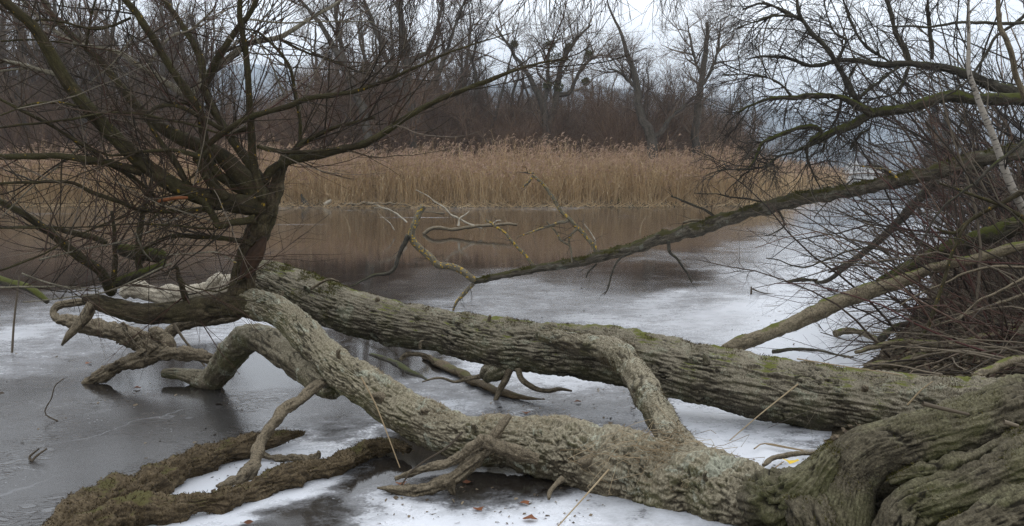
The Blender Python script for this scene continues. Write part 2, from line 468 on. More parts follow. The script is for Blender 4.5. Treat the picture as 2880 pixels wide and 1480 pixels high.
M['brush'] = tint_mat('brushwood', [(0.0, (0.025, 0.019, 0.013)), (0.5, (0.07, 0.055, 0.038)), (1.0, (0.17, 0.14, 0.10))])
M['reed'] = tint_mat('dry_reed', [(0.0, (0.20, 0.135, 0.07)), (0.35, (0.41, 0.285, 0.15)), (0.75, (0.52, 0.38, 0.215)), (1.0, (0.64, 0.52, 0.34))], 0.75, thin=0.4)
M['plume'] = tint_mat('reed_plume', [(0.0, (0.26, 0.17, 0.12)), (1.0, (0.50, 0.36, 0.26))], 0.9, 0.1, thin=0.4)
M['straw'] = tint_mat('straw', [(0.0, (0.17, 0.12, 0.065)), (1.0, (0.33, 0.26, 0.16))], 0.7)
M['moss'] = tint_mat('moss_fuzz', [(0.0, (0.03, 0.03, 0.009)), (0.6, (0.065, 0.062, 0.015)), (1.0, (0.12, 0.10, 0.03))], 0.95, 0.1)
M['moss_brown'] = tint_mat('dry_moss_fuzz', [(0.0, (0.025, 0.018, 0.009)), (0.6, (0.062, 0.045, 0.023)), (1.0, (0.12, 0.092, 0.05))], 0.95, 0.1)
M['litter'] = tint_mat('leaf_litter', [(0.0, (0.045, 0.034, 0.024)), (0.5, (0.12, 0.092, 0.062)), (1.0, (0.23, 0.185, 0.125))], 0.85)
M['leaf'] = tint_mat('oak_leaf', [(0.0, (0.075, 0.028, 0.012)), (1.0, (0.19, 0.07, 0.027))], 0.7)
M['leaf_yellow'] = tint_mat('yellow_leaf', [(0.0, (0.55, 0.36, 0.02)), (1.0, (0.6, 0.42, 0.03))], 0.6)
M['mistletoe'] = tint_mat('mistletoe_leaves', [(0.0, (0.05, 0.05, 0.02)), (1.0, (0.10, 0.105, 0.035))], 0.8)
M['conifer'] = tint_mat('conifer_needles', [(0.0, (0.012, 0.018, 0.012)), (1.0, (0.03, 0.042, 0.026))], 0.9)
a = NT('birch_bark'); b = a.attr('bark', True)
n = a.noise(a.map(b, (1, 1, 5.0)), 9, 5, 0.6)
M['birch'] = a.done(a.mix(a.step(n, 0.52, 0.62), (0.26, 0.235, 0.20), (0.04, 0.034, 0.028)), 0.7)
a = NT('red_heartwood'); b = a.attr('bark', True); n = a.noise(a.map(b, (1, 1, 0.2)), 30, 6); a.bump(n, 0.6, 0.01)
M['wound'] = a.done(a.ramp(n, [(0.3, (0.016, 0.009, 0.005)), (0.7, (0.05, 0.026, 0.013))]), 0.8)
a = NT('orange_bark'); b = a.attr('bark', True); n = a.noise(b, 40, 4)
M['orange'] = a.done(a.ramp(n, [(0.3, (0.10, 0.035, 0.012)), (0.7, (0.19, 0.07, 0.025))]), 0.7)
for nm, c in (('house_wall', (0.75, 0.73, 0.69)), ('house_roof', (0.09, 0.08, 0.08)), ('house_glass', (0.5, 0.55, 0.6))):
    a = NT(nm); n = a.noise(a.pos(), 3, 3); M[nm] = a.done(a.mix(a.step(n, 0.3, 0.7, 0, 0.25), c, tuple(x * 0.8 for x in c)), 0.7)

# ice: clear dark ice, grey skin with crystal feathers, white frozen snow
a = NT('lake_ice')
p = a.pos(); fr = a.attr('frost'); gy = a.attr('skin')
nb = a.noise(p, 0.9, 6, 0.6, 0.4); nm_ = a.noise(p, 5.0, 6, 0.65, 0.3); nf = a.noise(p, 45.0, 4, 0.7)
sy0 = a.n('ShaderNodeSeparateXYZ'); a.l(p, sy0.inputs[0]); near = a.step(sy0.outputs[1], 7.0, 10.5, 1.0, 0.4)
f = a.math('ADD', fr, a.math('ADD', a.math('MULTIPLY', a.math('SUBTRACT', nb, 0.5), 0.45), a.math('ADD', a.math('MULTIPLY', a.math('MULTIPLY', a.math('SUBTRACT', nm_, 0.5), 0.85), near), a.math('MULTIPLY', a.math('SUBTRACT', nf, 0.5), 0.35))))
wq = a.n('ShaderNodeTexNoise'); a.l(p, wq.inputs['Vector']); wq.inputs['Scale'].default_value = 1.1; wq.inputs['Detail'].default_value = 3
wv = a.n('ShaderNodeVectorMath', operation='SCALE'); a.l(wq.outputs['Color'], wv.inputs[0]); wv.inputs['Scale'].default_value = 1.4
wa = a.n('ShaderNodeVectorMath', operation='ADD'); a.l(p, wa.inputs[0]); a.l(wv.outputs[0], wa.inputs[1]); wp0 = wa.outputs[0]
sx = a.n('ShaderNodeSeparateXYZ'); a.l(p, sx.inputs[0])
plates = a.math('MULTIPLY', a.step(a.noise(a.map(p, (0.16, 0.75, 1)), 1.0, 5, 0.6), 0.60, 0.66), a.step(sx.outputs[1], 24.0, 36.0, 0.0, 0.42))
f = a.math('ADD', f, plates)
crk_e = a.vor(a.map(wp0, (1, 1, 1)), 0.55); lines = a.math('MULTIPLY', a.step(crk_e, 0.0, 0.012, 1.0, 0.0), a.step(nb, 0.45, 0.6))
bub = a.math('MULTIPLY', a.step(a.vor(p, 16.0, 'F1'), 0.10, 0.16, 1.0, 0.0), a.step(a.noise(p, 1.7, 3), 0.55, 0.65))
white = a.math('ADD', a.math('MULTIPLY', a.step(f, 0.22, 1.0), 0.72), a.math('MULTIPLY', a.math('MULTIPLY', a.step(f, 0.52, 0.66), near), 0.26))
white = a.math('ADD', white, a.math('MULTIPLY', a.math('MAXIMUM', a.math('MULTIPLY', lines, 0.5), bub), 0.22), clamp=True)
wp = a.n('ShaderNodeVectorMath', operation='ADD'); a.l(p, wp.inputs[0])
wn = a.n('ShaderNodeTexNoise'); a.l(p, wn.inputs['Vector']); wn.inputs['Scale'].default_value = 3.0
ws = a.n('ShaderNodeVectorMath', operation='SCALE'); a.l(wn.outputs['Color'], ws.inputs[0]); ws.inputs['Scale'].default_value = 0.5
a.l(ws.outputs[0], wp.inputs[1])
cell = a.n('ShaderNodeTexVoronoi', feature='F1'); a.l(a.map(wp.outputs[0], (1.0, 2.6, 1)), cell.inputs['Vector']); cell.inputs['Scale'].default_value = 10.0
edge = a.vor(a.map(wp.outputs[0], (1.0, 2.6, 1)), 10.0)
shard = a.step(a.noise(p, 1.6, 4, 0.6), 0.46, 0.60)
needle = a.math('MULTIPLY', a.step(edge, 0.0, 0.07, 1.0, 0.0), shard)
cells = a.n('ShaderNodeSeparateColor'); a.l(cell.outputs['Color'], cells.inputs[0])
plate = a.math('MULTIPLY', a.step(cells.outputs[0], 0.6, 0.9), shard)
col = a.mix(a.math('MULTIPLY', gy, a.math('SUBTRACT', a.math('ADD', 0.13, a.math('MULTIPLY', plate, 0.07)), a.math('MULTIPLY', needle, 0.07))), (0.014, 0.010, 0.006), (0.36, 0.37, 0.385))
col = a.mix(white, col, (0.66, 0.685, 0.73))
rough = a.math('ADD', 0.03, a.math('ADD', a.math('MULTIPLY', a.math('MULTIPLY', gy, a.math('SUBTRACT', 1.0, plate)), 0.22), a.math('MULTIPLY', white, 0.26)))
h = a.math('ADD', a.math('MULTIPLY', nf, 0.55), a.math('ADD', a.math('MULTIPLY', nm_, 0.9), a.math('MULTIPLY', a.math('MULTIPLY', needle, gy), 1.2)))
h = a.math('MULTIPLY', h, a.math('ADD', 0.03, a.math('MAXIMUM', a.math('MULTIPLY', gy, gy), white)))
a.bump(h, 0.22, 0.011)
a.p.inputs['IOR'].default_value = 1.33
M['ice'] = a.done(col, rough, 0.5)

a = NT('bank_soil'); p = a.pos(); n1 = a.noise(p, 9, 8, 0.7); n2 = a.noise(p, 0.8, 4)
a.bump(n1, 0.8, 0.04)
M['soil'] = a.done(a.mix(a.step(n2, 0.4, 0.6, 0, 0.4), a.ramp(n1, [(0.3, (0.035, 0.027, 0.018)), (0.7, (0.12, 0.095, 0.065))]), (0.10, 0.09, 0.045)), 0.95, 0.15)
a = NT('wooded_hill'); p = a.pos(); n1 = a.noise(p, 0.012, 8, 0.7)
M['hill'] = a.done(a.ramp(n1, [(0.3, (0.035, 0.04, 0.035)), (0.7, (0.085, 0.08, 0.065))]), 1.0, 0.0)

# ------------------------------------------------------------------ the land, the ice, the hills
def gsp(a, b, n): return np.geomspace(a, b, n)
SHX = np.array([-60, -10, -2, 0.6, 1.35, 1.8, 2.3, 3.1, 4.0, 5.0, 6.05, 7.7, 11.1, 18.6, 35.7, 90, 230, 4000])
SHY = np.array([3.4, 4.2, 4.6, 4.75, 5.3, 6.1, 7.25, 9.0, 10.6, 12.5, 14.6, 18, 24.7, 39, 71, 220, 600, 8000])
FX = np.array([-5000, -60, 8, 13, 18, 27.6, 51, 53, 56, 230, 5000])
FY = np.array([55, 55, 55, 57, 64, 97, 150, 170, 600, 600, 600])
def seg_dist(X, Y, sx, sy):
    d = np.full(X.shape, 1e9)
    for i in range(len(sx) - 1):
        ax, ay, bx, by = sx[i], sy[i], sx[i + 1], sy[i + 1]
        tt = np.clip(((X - ax) * (bx - ax) + (Y - ay) * (by - ay)) / ((bx - ax) ** 2 + (by - ay) ** 2), 0, 1)
        d = np.minimum(d, np.hypot(X - ax - tt * (bx - ax), Y - ay - tt * (by - ay)))
    return d
def ground_z(X, Y):
    X = np.asarray(X, float); Y = np.asarray(Y, float)
    near = seg_dist(X, Y, SHX, SHY) * np.where(Y < np.interp(X, SHX, SHY), 1, -1)
    far = seg_dist(X, Y, FX, FY) * np.where(Y > np.interp(X, FX, FY), 1, -1)
    wob = 0.22 * perlin(np.stack([X * 1.1, Y * 1.1, X * 0], -1)) + 0.08 * perlin(np.stack([X * 4, Y * 4, X * 0 + 3], -1))
    d = np.maximum(near + wob * np.clip(12 / (Y + 6), 0, 1.2), far)
    z = np.where(d > 0, 0.27 * (1 - np.exp(-d / 0.9)) + 0.018 * np.minimum(d, 25), 0.35 * np.tanh(d * 1.2))
    return z + np.where(d > 0.05, 0.03 * fbm(np.stack([X * 3, Y * 3, X * 0], -1), 3), 0)
xs = np.concatenate([-gsp(6000, 12.3, 34), np.arange(-12, 0.5, 0.3), np.arange(0.5, 9, 0.13), np.arange(9, 40, 1.0), gsp(40, 6000, 36)])
ys = np.concatenate([np.arange(-30, 3, 1.0), np.arange(3, 16, 0.2), np.arange(16, 40, 0.4), np.arange(40, 170, 3.0), gsp(171, 9000, 40)])
X, Y = np.meshgrid(xs, ys)
Z = ground_z(X, Y)
V = np.stack([X, Y, Z], 2); n, m = X.shape
i, j = np.meshgrid(np.arange(n - 1), np.arange(m - 1), indexing='ij'); k = i * m + j
obj('ground', mesh('ground', V, np.stack([k, k + 1, k + m + 1, k + m], 2).reshape(-1, 4)), M['soil'], kind='structure')

# frost map: photo points dropped on to the ice, value of white snow-ice, value of grey skin
FR = [
    (60, 890, .50, .7), (250, 920, .62, .7), (120, 960, .60, .7), (330, 960, .5, .6), (60, 1010, .48, .8), (230, 1010, .42, .8),
    (420, 930, .45, .6), (600, 930, .62, .5), (700, 905, .6, .5), (480, 1010, .05, .2), (620, 1070, .0, .1), (300, 1075, .0, .15), (130, 1080, .3, .8), (800, 1060, .0, .1),
    (60, 1150, .1, 1), (250, 1180, .05, 1), (450, 1160, .05, 1), (650, 1150, .05, .8), (60, 1300, .02, .9), (250, 1320, .05, 1), (450, 1270, .08, 1), (80, 1440, .05, .9), (230, 1440, .02, .8), (140, 1400, .2, .9),
    (900, 1180, .3, .7), (760, 1230, .45, .6), (820, 1270, 1.0, 0), (700, 1330, 1.1, 0), (590, 1370, 1.0, 0), (780, 1340, 1.0, 0), (900, 1290, .8, 0), (980, 1230, .5, .4),
    (900, 1440, .2, .4), (1000, 1420, .35, .4), (1080, 1390, .85, 0), (1050, 1460, .8, 0), (1200, 1450, 1.05, 0), (1400, 1460, 1.1, 0), (1560, 1470, .95, 0), (1650, 1470, .7, 0), (1300, 1385, .25, .3), (1450, 1370, .1, .2), (1150, 1320, .05, .2), (960, 1330, .1, .3),
    (1020, 990, .0, .1), (1150, 1000, .1, .2), (1100, 960, .0, .2), (1250, 1090, .55, .6), (1380, 1100, .5, .7), (1500, 1120, .35, .9), (1620, 1100, .5, .8), (1700, 1150, .35, .9), (1780, 1180, .4, .9), (1560, 1060, .7, .5), (1380, 1040, .75, .4), (1250, 1150, .6, .5),
    (1950, 1170, .75, .3), (2050, 1200, .85, .2), (2180, 1210, .75, .3), (2100, 1300, 1.0, 0), (2000, 1300, .95, 0), (2250, 1240, .6, .3),
    (20, 850, .30, .6), (150, 850, .45, .6), (100, 800, .0, .2), (300, 760, .0, .25), (100, 740, .05, .3), (300, 700, .12, .4), (550, 760, .12, .3), (620, 720, .12, .35), (80, 690, .2, .4), (60, 660, .05, .3),
    (800, 680, .0, .15), (900, 720, .0, .1), (1000, 760, .0, .12), (1100, 720, .0, .12), (1050, 680, .0, .12), (1250, 690, .0, .12), (1400, 700, .02, .15), (1560, 690, .06, .2), (950, 800, .0, .12), (1080, 830, .05, .3), (1180, 800, .12, .5),
    (1250, 850, .42, .9), (1400, 830, .42, .9), (1500, 860, .42, .9), (1350, 890, .5, .8), (1600, 820, .40, .9), (1700, 790, .12, .5), (1800, 775, .02, .25), (1900, 780, .0, .2), (1650, 880, .52, .8), (1850, 870, .58, .7), (2000, 820, .55, .7), (2100, 780, .55, .7), (2000, 900, .7, .5), (1900, 930, .66, .5), (1750, 930, .62, .6), (2200, 860, .85, .2), (2300, 820, .8, .2), (2350, 920, .95, 0), (2250, 960, 1.0, 0), (2420, 960, 1.0, 0), (2480, 860, .9, 0), (2450, 780, .75, .2), (2300, 740, .6, .4),
    (2150, 700, .45, .6), (2000, 720, .35, .6), (2300, 680, .5, .5), (2400, 660, .45, .5), (2200, 650, .3, .5), (2050, 660, .15, .4), (1900, 690, .1, .3), (2150, 625, .1, .3), (2300, 610, .15, .3), (2450, 600, .4, .3), (2350, 570, .3, .3), (2550, 640, .6, .2), (2650, 600, .6, .2), (2600, 700, .7, .2),
    (700, 640, .12, .3), (850, 620, .1, .25), (1000, 615, .08, .25), (1200, 612, .12, .3), (1400, 610, .1, .3), (1600, 615, .12, .35), (1800, 620, .1, .3), (2000, 610, .06, .2), (780, 650, .2, .3), (1100, 640, .02, .2), (1300, 645, .02, .2), (1500, 650, .03, .2), (1700, 650, .08, .25),
    (500, 590, .15, .3), (200, 595, .15, .3), (750, 585, .7, .3), (830, 587, .1, .3), (900, 586, .5, .3), (1000, 588, .15, .3), (1200, 586, .3, .3), (1310, 584, .5, .2), (1350, 584, .4, .2), (1450, 587, .2, .3), (1560, 585, .6, .3), (1700, 590, .1, .3),
]
ixs = np.concatenate([-gsp(900, 12.2, 30), np.arange(-12, 12, 0.16), gsp(12.1, 900, 40)])
iys = np.concatenate([np.arange(0, 4.5, 0.5), 4.5 * np.exp(np.arange(0, math.log(700 / 4.5), 0.021))])
X, Y = np.meshgrid(ixs, iys)
num = np.zeros(X.shape); nu2 = np.zeros(X.shape); den = np.full(X.shape, 1e-9)
wx = X + 0.25 * fbm(np.stack([X * 1.3, Y * 1.3, X * 0], 2), 3) * Y / 8
wy = Y * (1 + 0.05 * fbm(np.stack([X * 0.9, Y * 0.9, X * 0 + 7], 2), 3))
for (px, py, v, g) in FR:
    c = G(px, py)
    w = np.exp(-((wx - c[0]) / (0.036 * c[1])) ** 2 - (np.log(np.maximum(wy, .1) / c[1]) / 0.065) ** 2) + 1e-7 / (1 + ((wx - c[0]) / (0.1 * c[1])) ** 2 + (np.log(np.maximum(wy, .1) / c[1]) / 0.2) ** 2) ** 2
    num += w * v; nu2 += w * g; den += w
n, m = X.shape
i, j = np.meshgrid(np.arange(n - 1), np.arange(m - 1), indexing='ij'); k = i * m + j
obj('ice', mesh('ice', np.stack([X, Y, X * 0], 2), np.stack([k, k + 1, k + m + 1, k + m], 2).reshape(-1, 4), attrs={'frost': (num / den).ravel(), 'skin': (nu2 / den).ravel()}), M['ice'], kind='structure')

def hills(name, d, prof, depth, seed):
    px = np.array([q[0] for q in prof]); py = np.array([q[1] for q in prof])
    u = np.linspace(px[0], px[-1], 260); hp = np.interp(u, px, py)
    hx = (u - CX) / FPX * d
    hz = CAMH + (HZ - hp) / FPX * d
    hz = hz * (1 + 0.05 * fbm(np.stack([hx / d * 14, hx * 0 + seed, hx * 0], 1), 5))
    rows = []
    for v, f in ((-1.0, -0.03), (-0.7, 0.3), (-0.4, 0.62), (-0.15, 0.9), (0, 1.0), (0.4, 0.8), (1.0, -0.03)):
        rows.append(np.stack([hx * (1 + 0.2 * v * depth / d), np.full_like(hx, d + v * depth) + 0.1 * depth * perlin(np.stack([hx / d * 9, hx * 0 + v * 3, hx * 0 + seed], 1)), hz * f], 1))
    Vv = np.array(rows); n, m = Vv.shape[:2]
    i, j = np.meshgrid(np.arange(n - 1), np.arange(m - 1), indexing='ij'); k = i * m + j
    obj(name, mesh(name, Vv, np.stack([k, k + 1, k + m + 1, k + m], 2).reshape(-1, 4)), M['hill'], kind='structure')
hills('far_hills', 3000, [(-1600, 260), (-400, 230), (200, 205), (560, 196), (700, 188), (900, 215), (1200, 232), (1500, 245), (1800, 262), (2100, 285), (2250, 318), (2450, 330), (2700, 345), (3200, 330), (4400, 300)], 520, 1)
hills('middle_hills', 1900, [(-1600, 330), (-400, 320), (300, 285), (700, 275), (1100, 320), (1500, 345), (1900, 360), (2200, 378), (2350, 388), (2450, 402), (2600, 408), (2800, 420), (3300, 395), (4400, 380)], 300, 2)

# ------------------------------------------------------------------ reed bed on the far side
rg = np.random.default_rng(3)
N = 26000
fx = np.concatenate([rg.uniform(-36, 14, int(N * .70)), rg.uniform(14, 53, N - int(N * .70))])
dep = rg.beta(1.0, 1.5, N) * np.where(fx < 14, 8.0, 14.0)
rx = fx - np.where(fx > 14, dep * 0.75, 0); ry = np.interp(fx, FX, FY) + np.where(fx > 14, dep * 0.6, dep) + 0.35 + 0.5 * perlin(np.stack([fx * 0.8, fx * 0, fx * 0], 1))
big = np.clip(ry / 55, 1, 2.4)
hh = rg.normal(2.3, 0.42, N) * (1 + 0.26 * perlin(np.stack([rx * 0.22, ry * 0.3, rx * 0], 1))) * np.clip(0.84 + dep * 0.07, 0, 1.06) * np.clip(1.0 - (fx - 16) * 0.004, 0.8, 1)
short = rg.random(N) < 0.22
hh = np.where(short, hh * rg.uniform(0.3, 0.75, N), hh)
lean = rg.normal(0, 0.13, (N, 2)) + np.stack([0.10 * perlin(np.stack([rx * .5, ry * .5, rx * 0 + 4], 1)), np.zeros(N)], 1)
lean = np.where(short[:, None], lean * 4, lean)
z0 = np.maximum(ground_z(rx, ry), 0) - 0.02; clump = perlin(np.stack([rx * 1.3, ry * 1.3, rx * 0 + 2], 1)); lean = lean * (1 + 1.6 * np.clip(clump, 0, 1))[:, None]; hh = hh * (1 - 0.35 * np.clip(-clump - 0.15, 0, 1))
base = np.stack([rx, ry, z0], 1)
tip = base + np.stack([lean[:, 0] * hh, lean[:, 1] * hh, hh], 1)
midp = (base + tip) / 2 + np.stack([-lean[:, 0] * hh * .12, -lean[:, 1] * hh * .12, 0 * hh], 1)
tint = np.clip(rg.beta(1.6, 1.6, N) + 0.1 * clump + 0.22 * perlin(np.stack([rx * 0.35, ry * 0.5, rx * 0 + 9], 1)), 0, 1)
bt = Batch()
an = rg.uniform(0, math.pi, N); wd = np.stack([np.cos(an), np.sin(an) * .5, 0 * an], 1) * (0.009 * big)[:, None]
V = np.stack([base - wd, base + wd, midp - wd, midp + wd, tip - wd * .5, tip + wd * .5], 1)
o = np.arange(N)[:, None] * 6
bt.add(V, np.concatenate([o + [0, 1, 3, 2], o + [2, 3, 5, 4]]), tint=np.repeat(tint, 6))
for q in range(2):                                  # strap leaves
    f = rg.uniform(0.25, 0.95, N)[:, None]
    p0 = base + (tip - base) * f
    an = rg.uniform(0, 2 * math.pi, N); dr = np.stack([np.cos(an), np.sin(an), rg.uniform(-0.1, 1.1, N)], 1)
    ln = rg.uniform(0.25, 0.6, N)[:, None]
    p1 = p0 + dr * ln * .55; p2 = p1 + dr * ln * .45 - np.array([0, 0, 1]) * ln * rg.uniform(0.2, 0.7, N)[:, None]
    w2 = np.cross(dr, [0, 0, 1.0]); w2 /= np.linalg.norm(w2, axis=1)[:, None]; w2 *= (0.014 * big)[:, None]
    bt.add(np.stack([p0 - w2 * .4, p0 + w2 * .4, p1 - w2, p1 + w2, p2], 1), np.arange(N)[:, None] * 5 + [0, 1, 3, 2], np.arange(N)[:, None] * 5 + [2, 3, 4], tint=np.repeat(np.clip(tint + rg.normal(0.05, .15, N), 0, 1), 5))
# broken dead reeds lying out over the ice edge
K = 2600
bx_ = rg.uniform(-34, 30, K); by_ = np.interp(bx_, FX, FY) + rg.normal(-0.1, 0.8, K)
an = rg.uniform(0, 2 * math.pi, K); dr = np.stack([np.cos(an), np.sin(an) * .6, rg.uniform(0.05, 0.9, K)], 1); ln = rg.uniform(0.4, 1.5, K)[:, None]
p0 = np.stack([bx_, by_, np.full(K, 0.02)], 1); w2 = np.tile([0.0, 0, 0.012], (K, 1))
bt.add(np.stack([p0 - w2, p0 + w2, p0 + dr * ln + w2 * .4], 1), None, np.arange(K)[:, None] * 3 + [0, 1, 2], tint=np.repeat(rg.random(K), 3))
reed = obj('reed_bed', bt.mesh('reed_bed', False), M['reed'], label='bed of tall dry golden brown reeds along the far side of the ice', cat='reeds', kind='stuff')
pl = np.where((~short) & (rg.random(N) < 0.75))[0]; K = len(pl)
bt = Batch()
for q in range(3):
    tp = tip[pl]; an = rg.normal(0.3, 0.9, K)
    dr = np.stack([np.cos(an), np.sin(an), rg.uniform(0.2, 1.4, K)], 1); ln = rg.uniform(0.14, 0.34, K)[:, None]
    p0 = tp - np.array([0, 0, 1.0]) * rg.uniform(0, .16, K)[:, None]
    p1 = p0 + dr * ln * .55; p2 = p1 + dr * np.array([1, 1, 0.1]) * ln * .5 - np.array([0, 0, .07])
    w2 = np.cross(dr, rg.normal(size=(K, 3))); w2 /= np.linalg.norm(w2, axis=1)[:, None]; w2 *= (rg.uniform(0.015, 0.032, K) * big[pl])[:, None]
    bt.add(np.stack([p0, p1 - w2, p1 + w2, p2], 1), np.arange(K)[:, None] * 4 + [0, 1, 3, 2], tint=np.repeat(rg.random(K), 4))
pm = obj('plume', bt.mesh('plume', False), M['plume'], reed, kind='stuff')

# ------------------------------------------------------------------ bare trees beyond the reeds
def crown_levels(bt, P, R, spec, rg):
    """spec rows: k, tr, L, ang, m, up, jit, rr, sides"""
    lv = [(P, R)]
    for (k, tr, L, ang, m, up, jit, rr, sd_) in spec:
        P, R = spawn(P, R, k, tr, L, ang, m, up, jit, rr, rg)
        chain_tubes(P, R, sd_, bt, rg=rg)
        lv.append((P, R))
    return lv
def line_arr(P, R, n=12):
    C, r, s = spline(P, R, n)
    return C[None], r[None]
def tree_meshes(name, trunks, spec, seed, mats, wob=0.15, sides=9):
    rg = np.random.default_rng(seed)
    tb, cb = Batch(), Batch()
    for q, (P, R) in enumerate(trunks):
        Vg, bk, crk = limb_grid(P, R, 26, sides, lump=0.03, lf=2.0, wob=wob if q == 0 else wob * .5, seed=seed % 50 + q)
        tb.add(Vg, grid_faces(26, sides), bark=bk.reshape(-1, 3), crack=crk.ravel())
        C = Vg.mean(1); r = np.linalg.norm(Vg - C[:, None], axis=2).mean(1)
        crown_levels(cb, C[None], r[None], spec, rg)
    return tb.mesh(name + '_trunk'), cb.mesh(name + '_crown', False), mats
def plant_tree(name, meshes, label, loc, rz=0.0, sc=1.0, group=None, cat='tree', mirror=False):
    th = thing(name, label, cat, loc, group, absolute=False)
    th.rotation_euler = (0, 0, rz); th.scale = (-sc if mirror else sc, sc, sc)
    tr, cr, ms = meshes
    for nm, me, mt in (('trunk', tr, ms[0]), ('crown', cr, ms[1])):
        obj(nm, me, mt, th)
    return th
def gen_trunk(rg, h, r, forks, spread=0.35):
    P = np.array([[0, 0, -0.3]] + [[rg.normal(0, .25), rg.normal(0, .25), h * f] for f in (.2, .4, .62, .82, 1.0)]); P[0, :2] = 0
    out_ = [(P, np.array([r * 1.35, r, r * .8, r * .58, r * .36, r * .1]))]
    for k in range(forks):
        a = rg.uniform(0, 2 * math.pi); f = rg.uniform(.1, .45)
        b = P[0] + (P[-1] - P[0]) * f; hx = h * rg.uniform(.65, .95) - b[2]
        d = np.array([math.cos(a), math.sin(a), 0]) * spread * hx
        out_.append((np.array([b, b + d * .45 + [0, 0, hx * .28], b + d * .8 + [0, 0, hx * .6], b + d * rg.uniform(.8, 1.3) + [0, 0, hx]]), np.array([r * .7, r * .5, r * .33, r * .08])))
    return out_
SPEC_W = [(9, (.25, .97), 4.2, .8, 7, .10, .16, .085, 4), (7, (.15, 1), 2.1, .7, 5, .06, .16, .035, 3), (6, (.1, 1), 1.15, .7, 4, .03, .18, .017, 3), (5, (.15, 1), .65, .55, 2, .02, .2, .0085, 3)]
SPEC_F = [(7, (.2, .97), 3.4, .75, 7, .12, .16, .075, 4), (6, (.15, 1), 1.9, .7, 5, .06, .16, .033, 3), (6, (.1, 1), 1.05, .7, 4, .03, .18, .016, 3), (4, (.15, 1), .65, .55, 2, .02, .2, .0085, 3)]
rg = np.random.default_rng(21)
PROTO = []
for q in range(6):
    PROTO.append(tree_meshes('bare_tree', gen_trunk(rg, rg.uniform(12, 15), rg.uniform(.2, .3), 0 if q < 2 else 2), SPEC_W if q < 2 else SPEC_F, 300 + q, (M['tree_bark'], M['crown'] if q % 2 == 0 else M['crown_grey'])))
SPEC_S = [(6, (.15, 1), 1.5, .6, 5, .05, .18, .018, 3), (6, (.1, 1), .95, .65, 4, .03, .2, .010, 3), (6, (.1, 1), .6, .55, 2, .02, .2, .0065, 3)]
SHR = []
for q in range(4):
    sg = np.random.default_rng(60 + q); tb, cb = Batch(), Batch()
    S = 20
    an = sg.uniform(0, 2 * math.pi, S); tl = sg.uniform(.1, .75, S); L = sg.uniform(2.4, 4.2, S)
    b0 = np.stack([np.cos(an) * .3, np.sin(an) * .3, 0 * an - .1], 1); d = np.stack([np.cos(an) * np.sin(tl), np.sin(an) * np.sin(tl), np.cos(tl)], 1)
    P = np.stack([b0 + d * (L * f)[:, None] + np.array([0, 0, .25]) * f * (1 - f) + sg.normal(0, .06, (S, 3)) * (f > 0) for f in np.linspace(0, 1, 6)], 1)
    R = np.linspace(.032, .008, 6)[None, :] * sg.uniform(.7, 1.3, S)[:, None]
    chain_tubes(P, R, 4, tb, rg=sg); crown_levels(cb, P, R, SPEC_S, sg)
    SHR.append((tb.mesh('shrub_stems'), cb.mesh('shrub_crown', False), (M['thicket'], M['thicket'])))

def at(px, d): return ((px - CX) / FPX * d, d, float(ground_z((px - CX) / FPX * d, d)))
# trees with a shape of their own, trunks read off the photograph
def own_tree(name, label, d, lines, spec, seed, mats, cat='tree'):
    trs = []
    for ln in lines:
        P = np.array([W(p[0], p[1], d + (p[3] if len(p) > 3 else 0)) for p in ln]); R = np.array([p[2] / TS * d / FPX for p in ln])
        trs.append((P, R))
    b = trs[0][0][0].copy(); b[2] = float(ground_z(b[0], b[1]))
    trs[0][0][0][2] = b[2] - .3
    trs = [(P - b, R) for P, R in trs]
    return plant_tree(name, tree_meshes(name, trs, spec, seed, mats, wob=0.12, sides=10), label, b, cat=cat)
SP_O = [(9, (.2, .98), 3.4, .75, 7, .08, .17, .07, 4), (6, (.15, 1), 2.1, .7, 5, .05, .17, .03, 3), (6, (.1, 1), 1.35, .65, 4, .02, .16, .014, 3), (4, (.15, 1), .85, .5, 2, .0, .16, .008, 3)]
own_tree('bare_tree', 'tall dark bare tree with two massive upright trunks behind the reeds', 62,
         [t(2, (370, 760, 26), (350, 560, 24), (335, 400, 24), (320, 250, 22), (310, 150, 18), (290, 40, 12), (280, -120, 6)),
          t(2, (350, 520, 16), (300, 440, 15), (240, 330, 14), (190, 190, 11), (130, 40, 8), (90, -60, 4)),
          t(2, (340, 330, 14, ), (370, 290, 13), (430, 265, 10), (470, 180, 8), (500, 60, 5), (520, -60, 3)),
          t(2, (380, 620, 16), (420, 480, 14), (490, 370, 12), (540, 230, 9), (590, 80, 6), (640, -40, 3))], SP_O, 401, (M['tree_bark'], M['crown']))
own_tree('bare_tree', 'mossy bare willow leaning over with a kinked trunk beside the two-trunked tree', 60,
         [t(2, (190, 760, 24), (120, 600, 22), (60, 440, 20), (20, 330, 18), (-40, 240, 15), (-100, 130, 11), (-190, 20, 7), (-260, -80, 3)),
          t(2, (30, 380, 14), (10, 280, 12), (-10, 180, 10), (-30, 60, 8), (-20, -70, 4))], SP_O, 402, (M['tree_bark'], M['crown']))
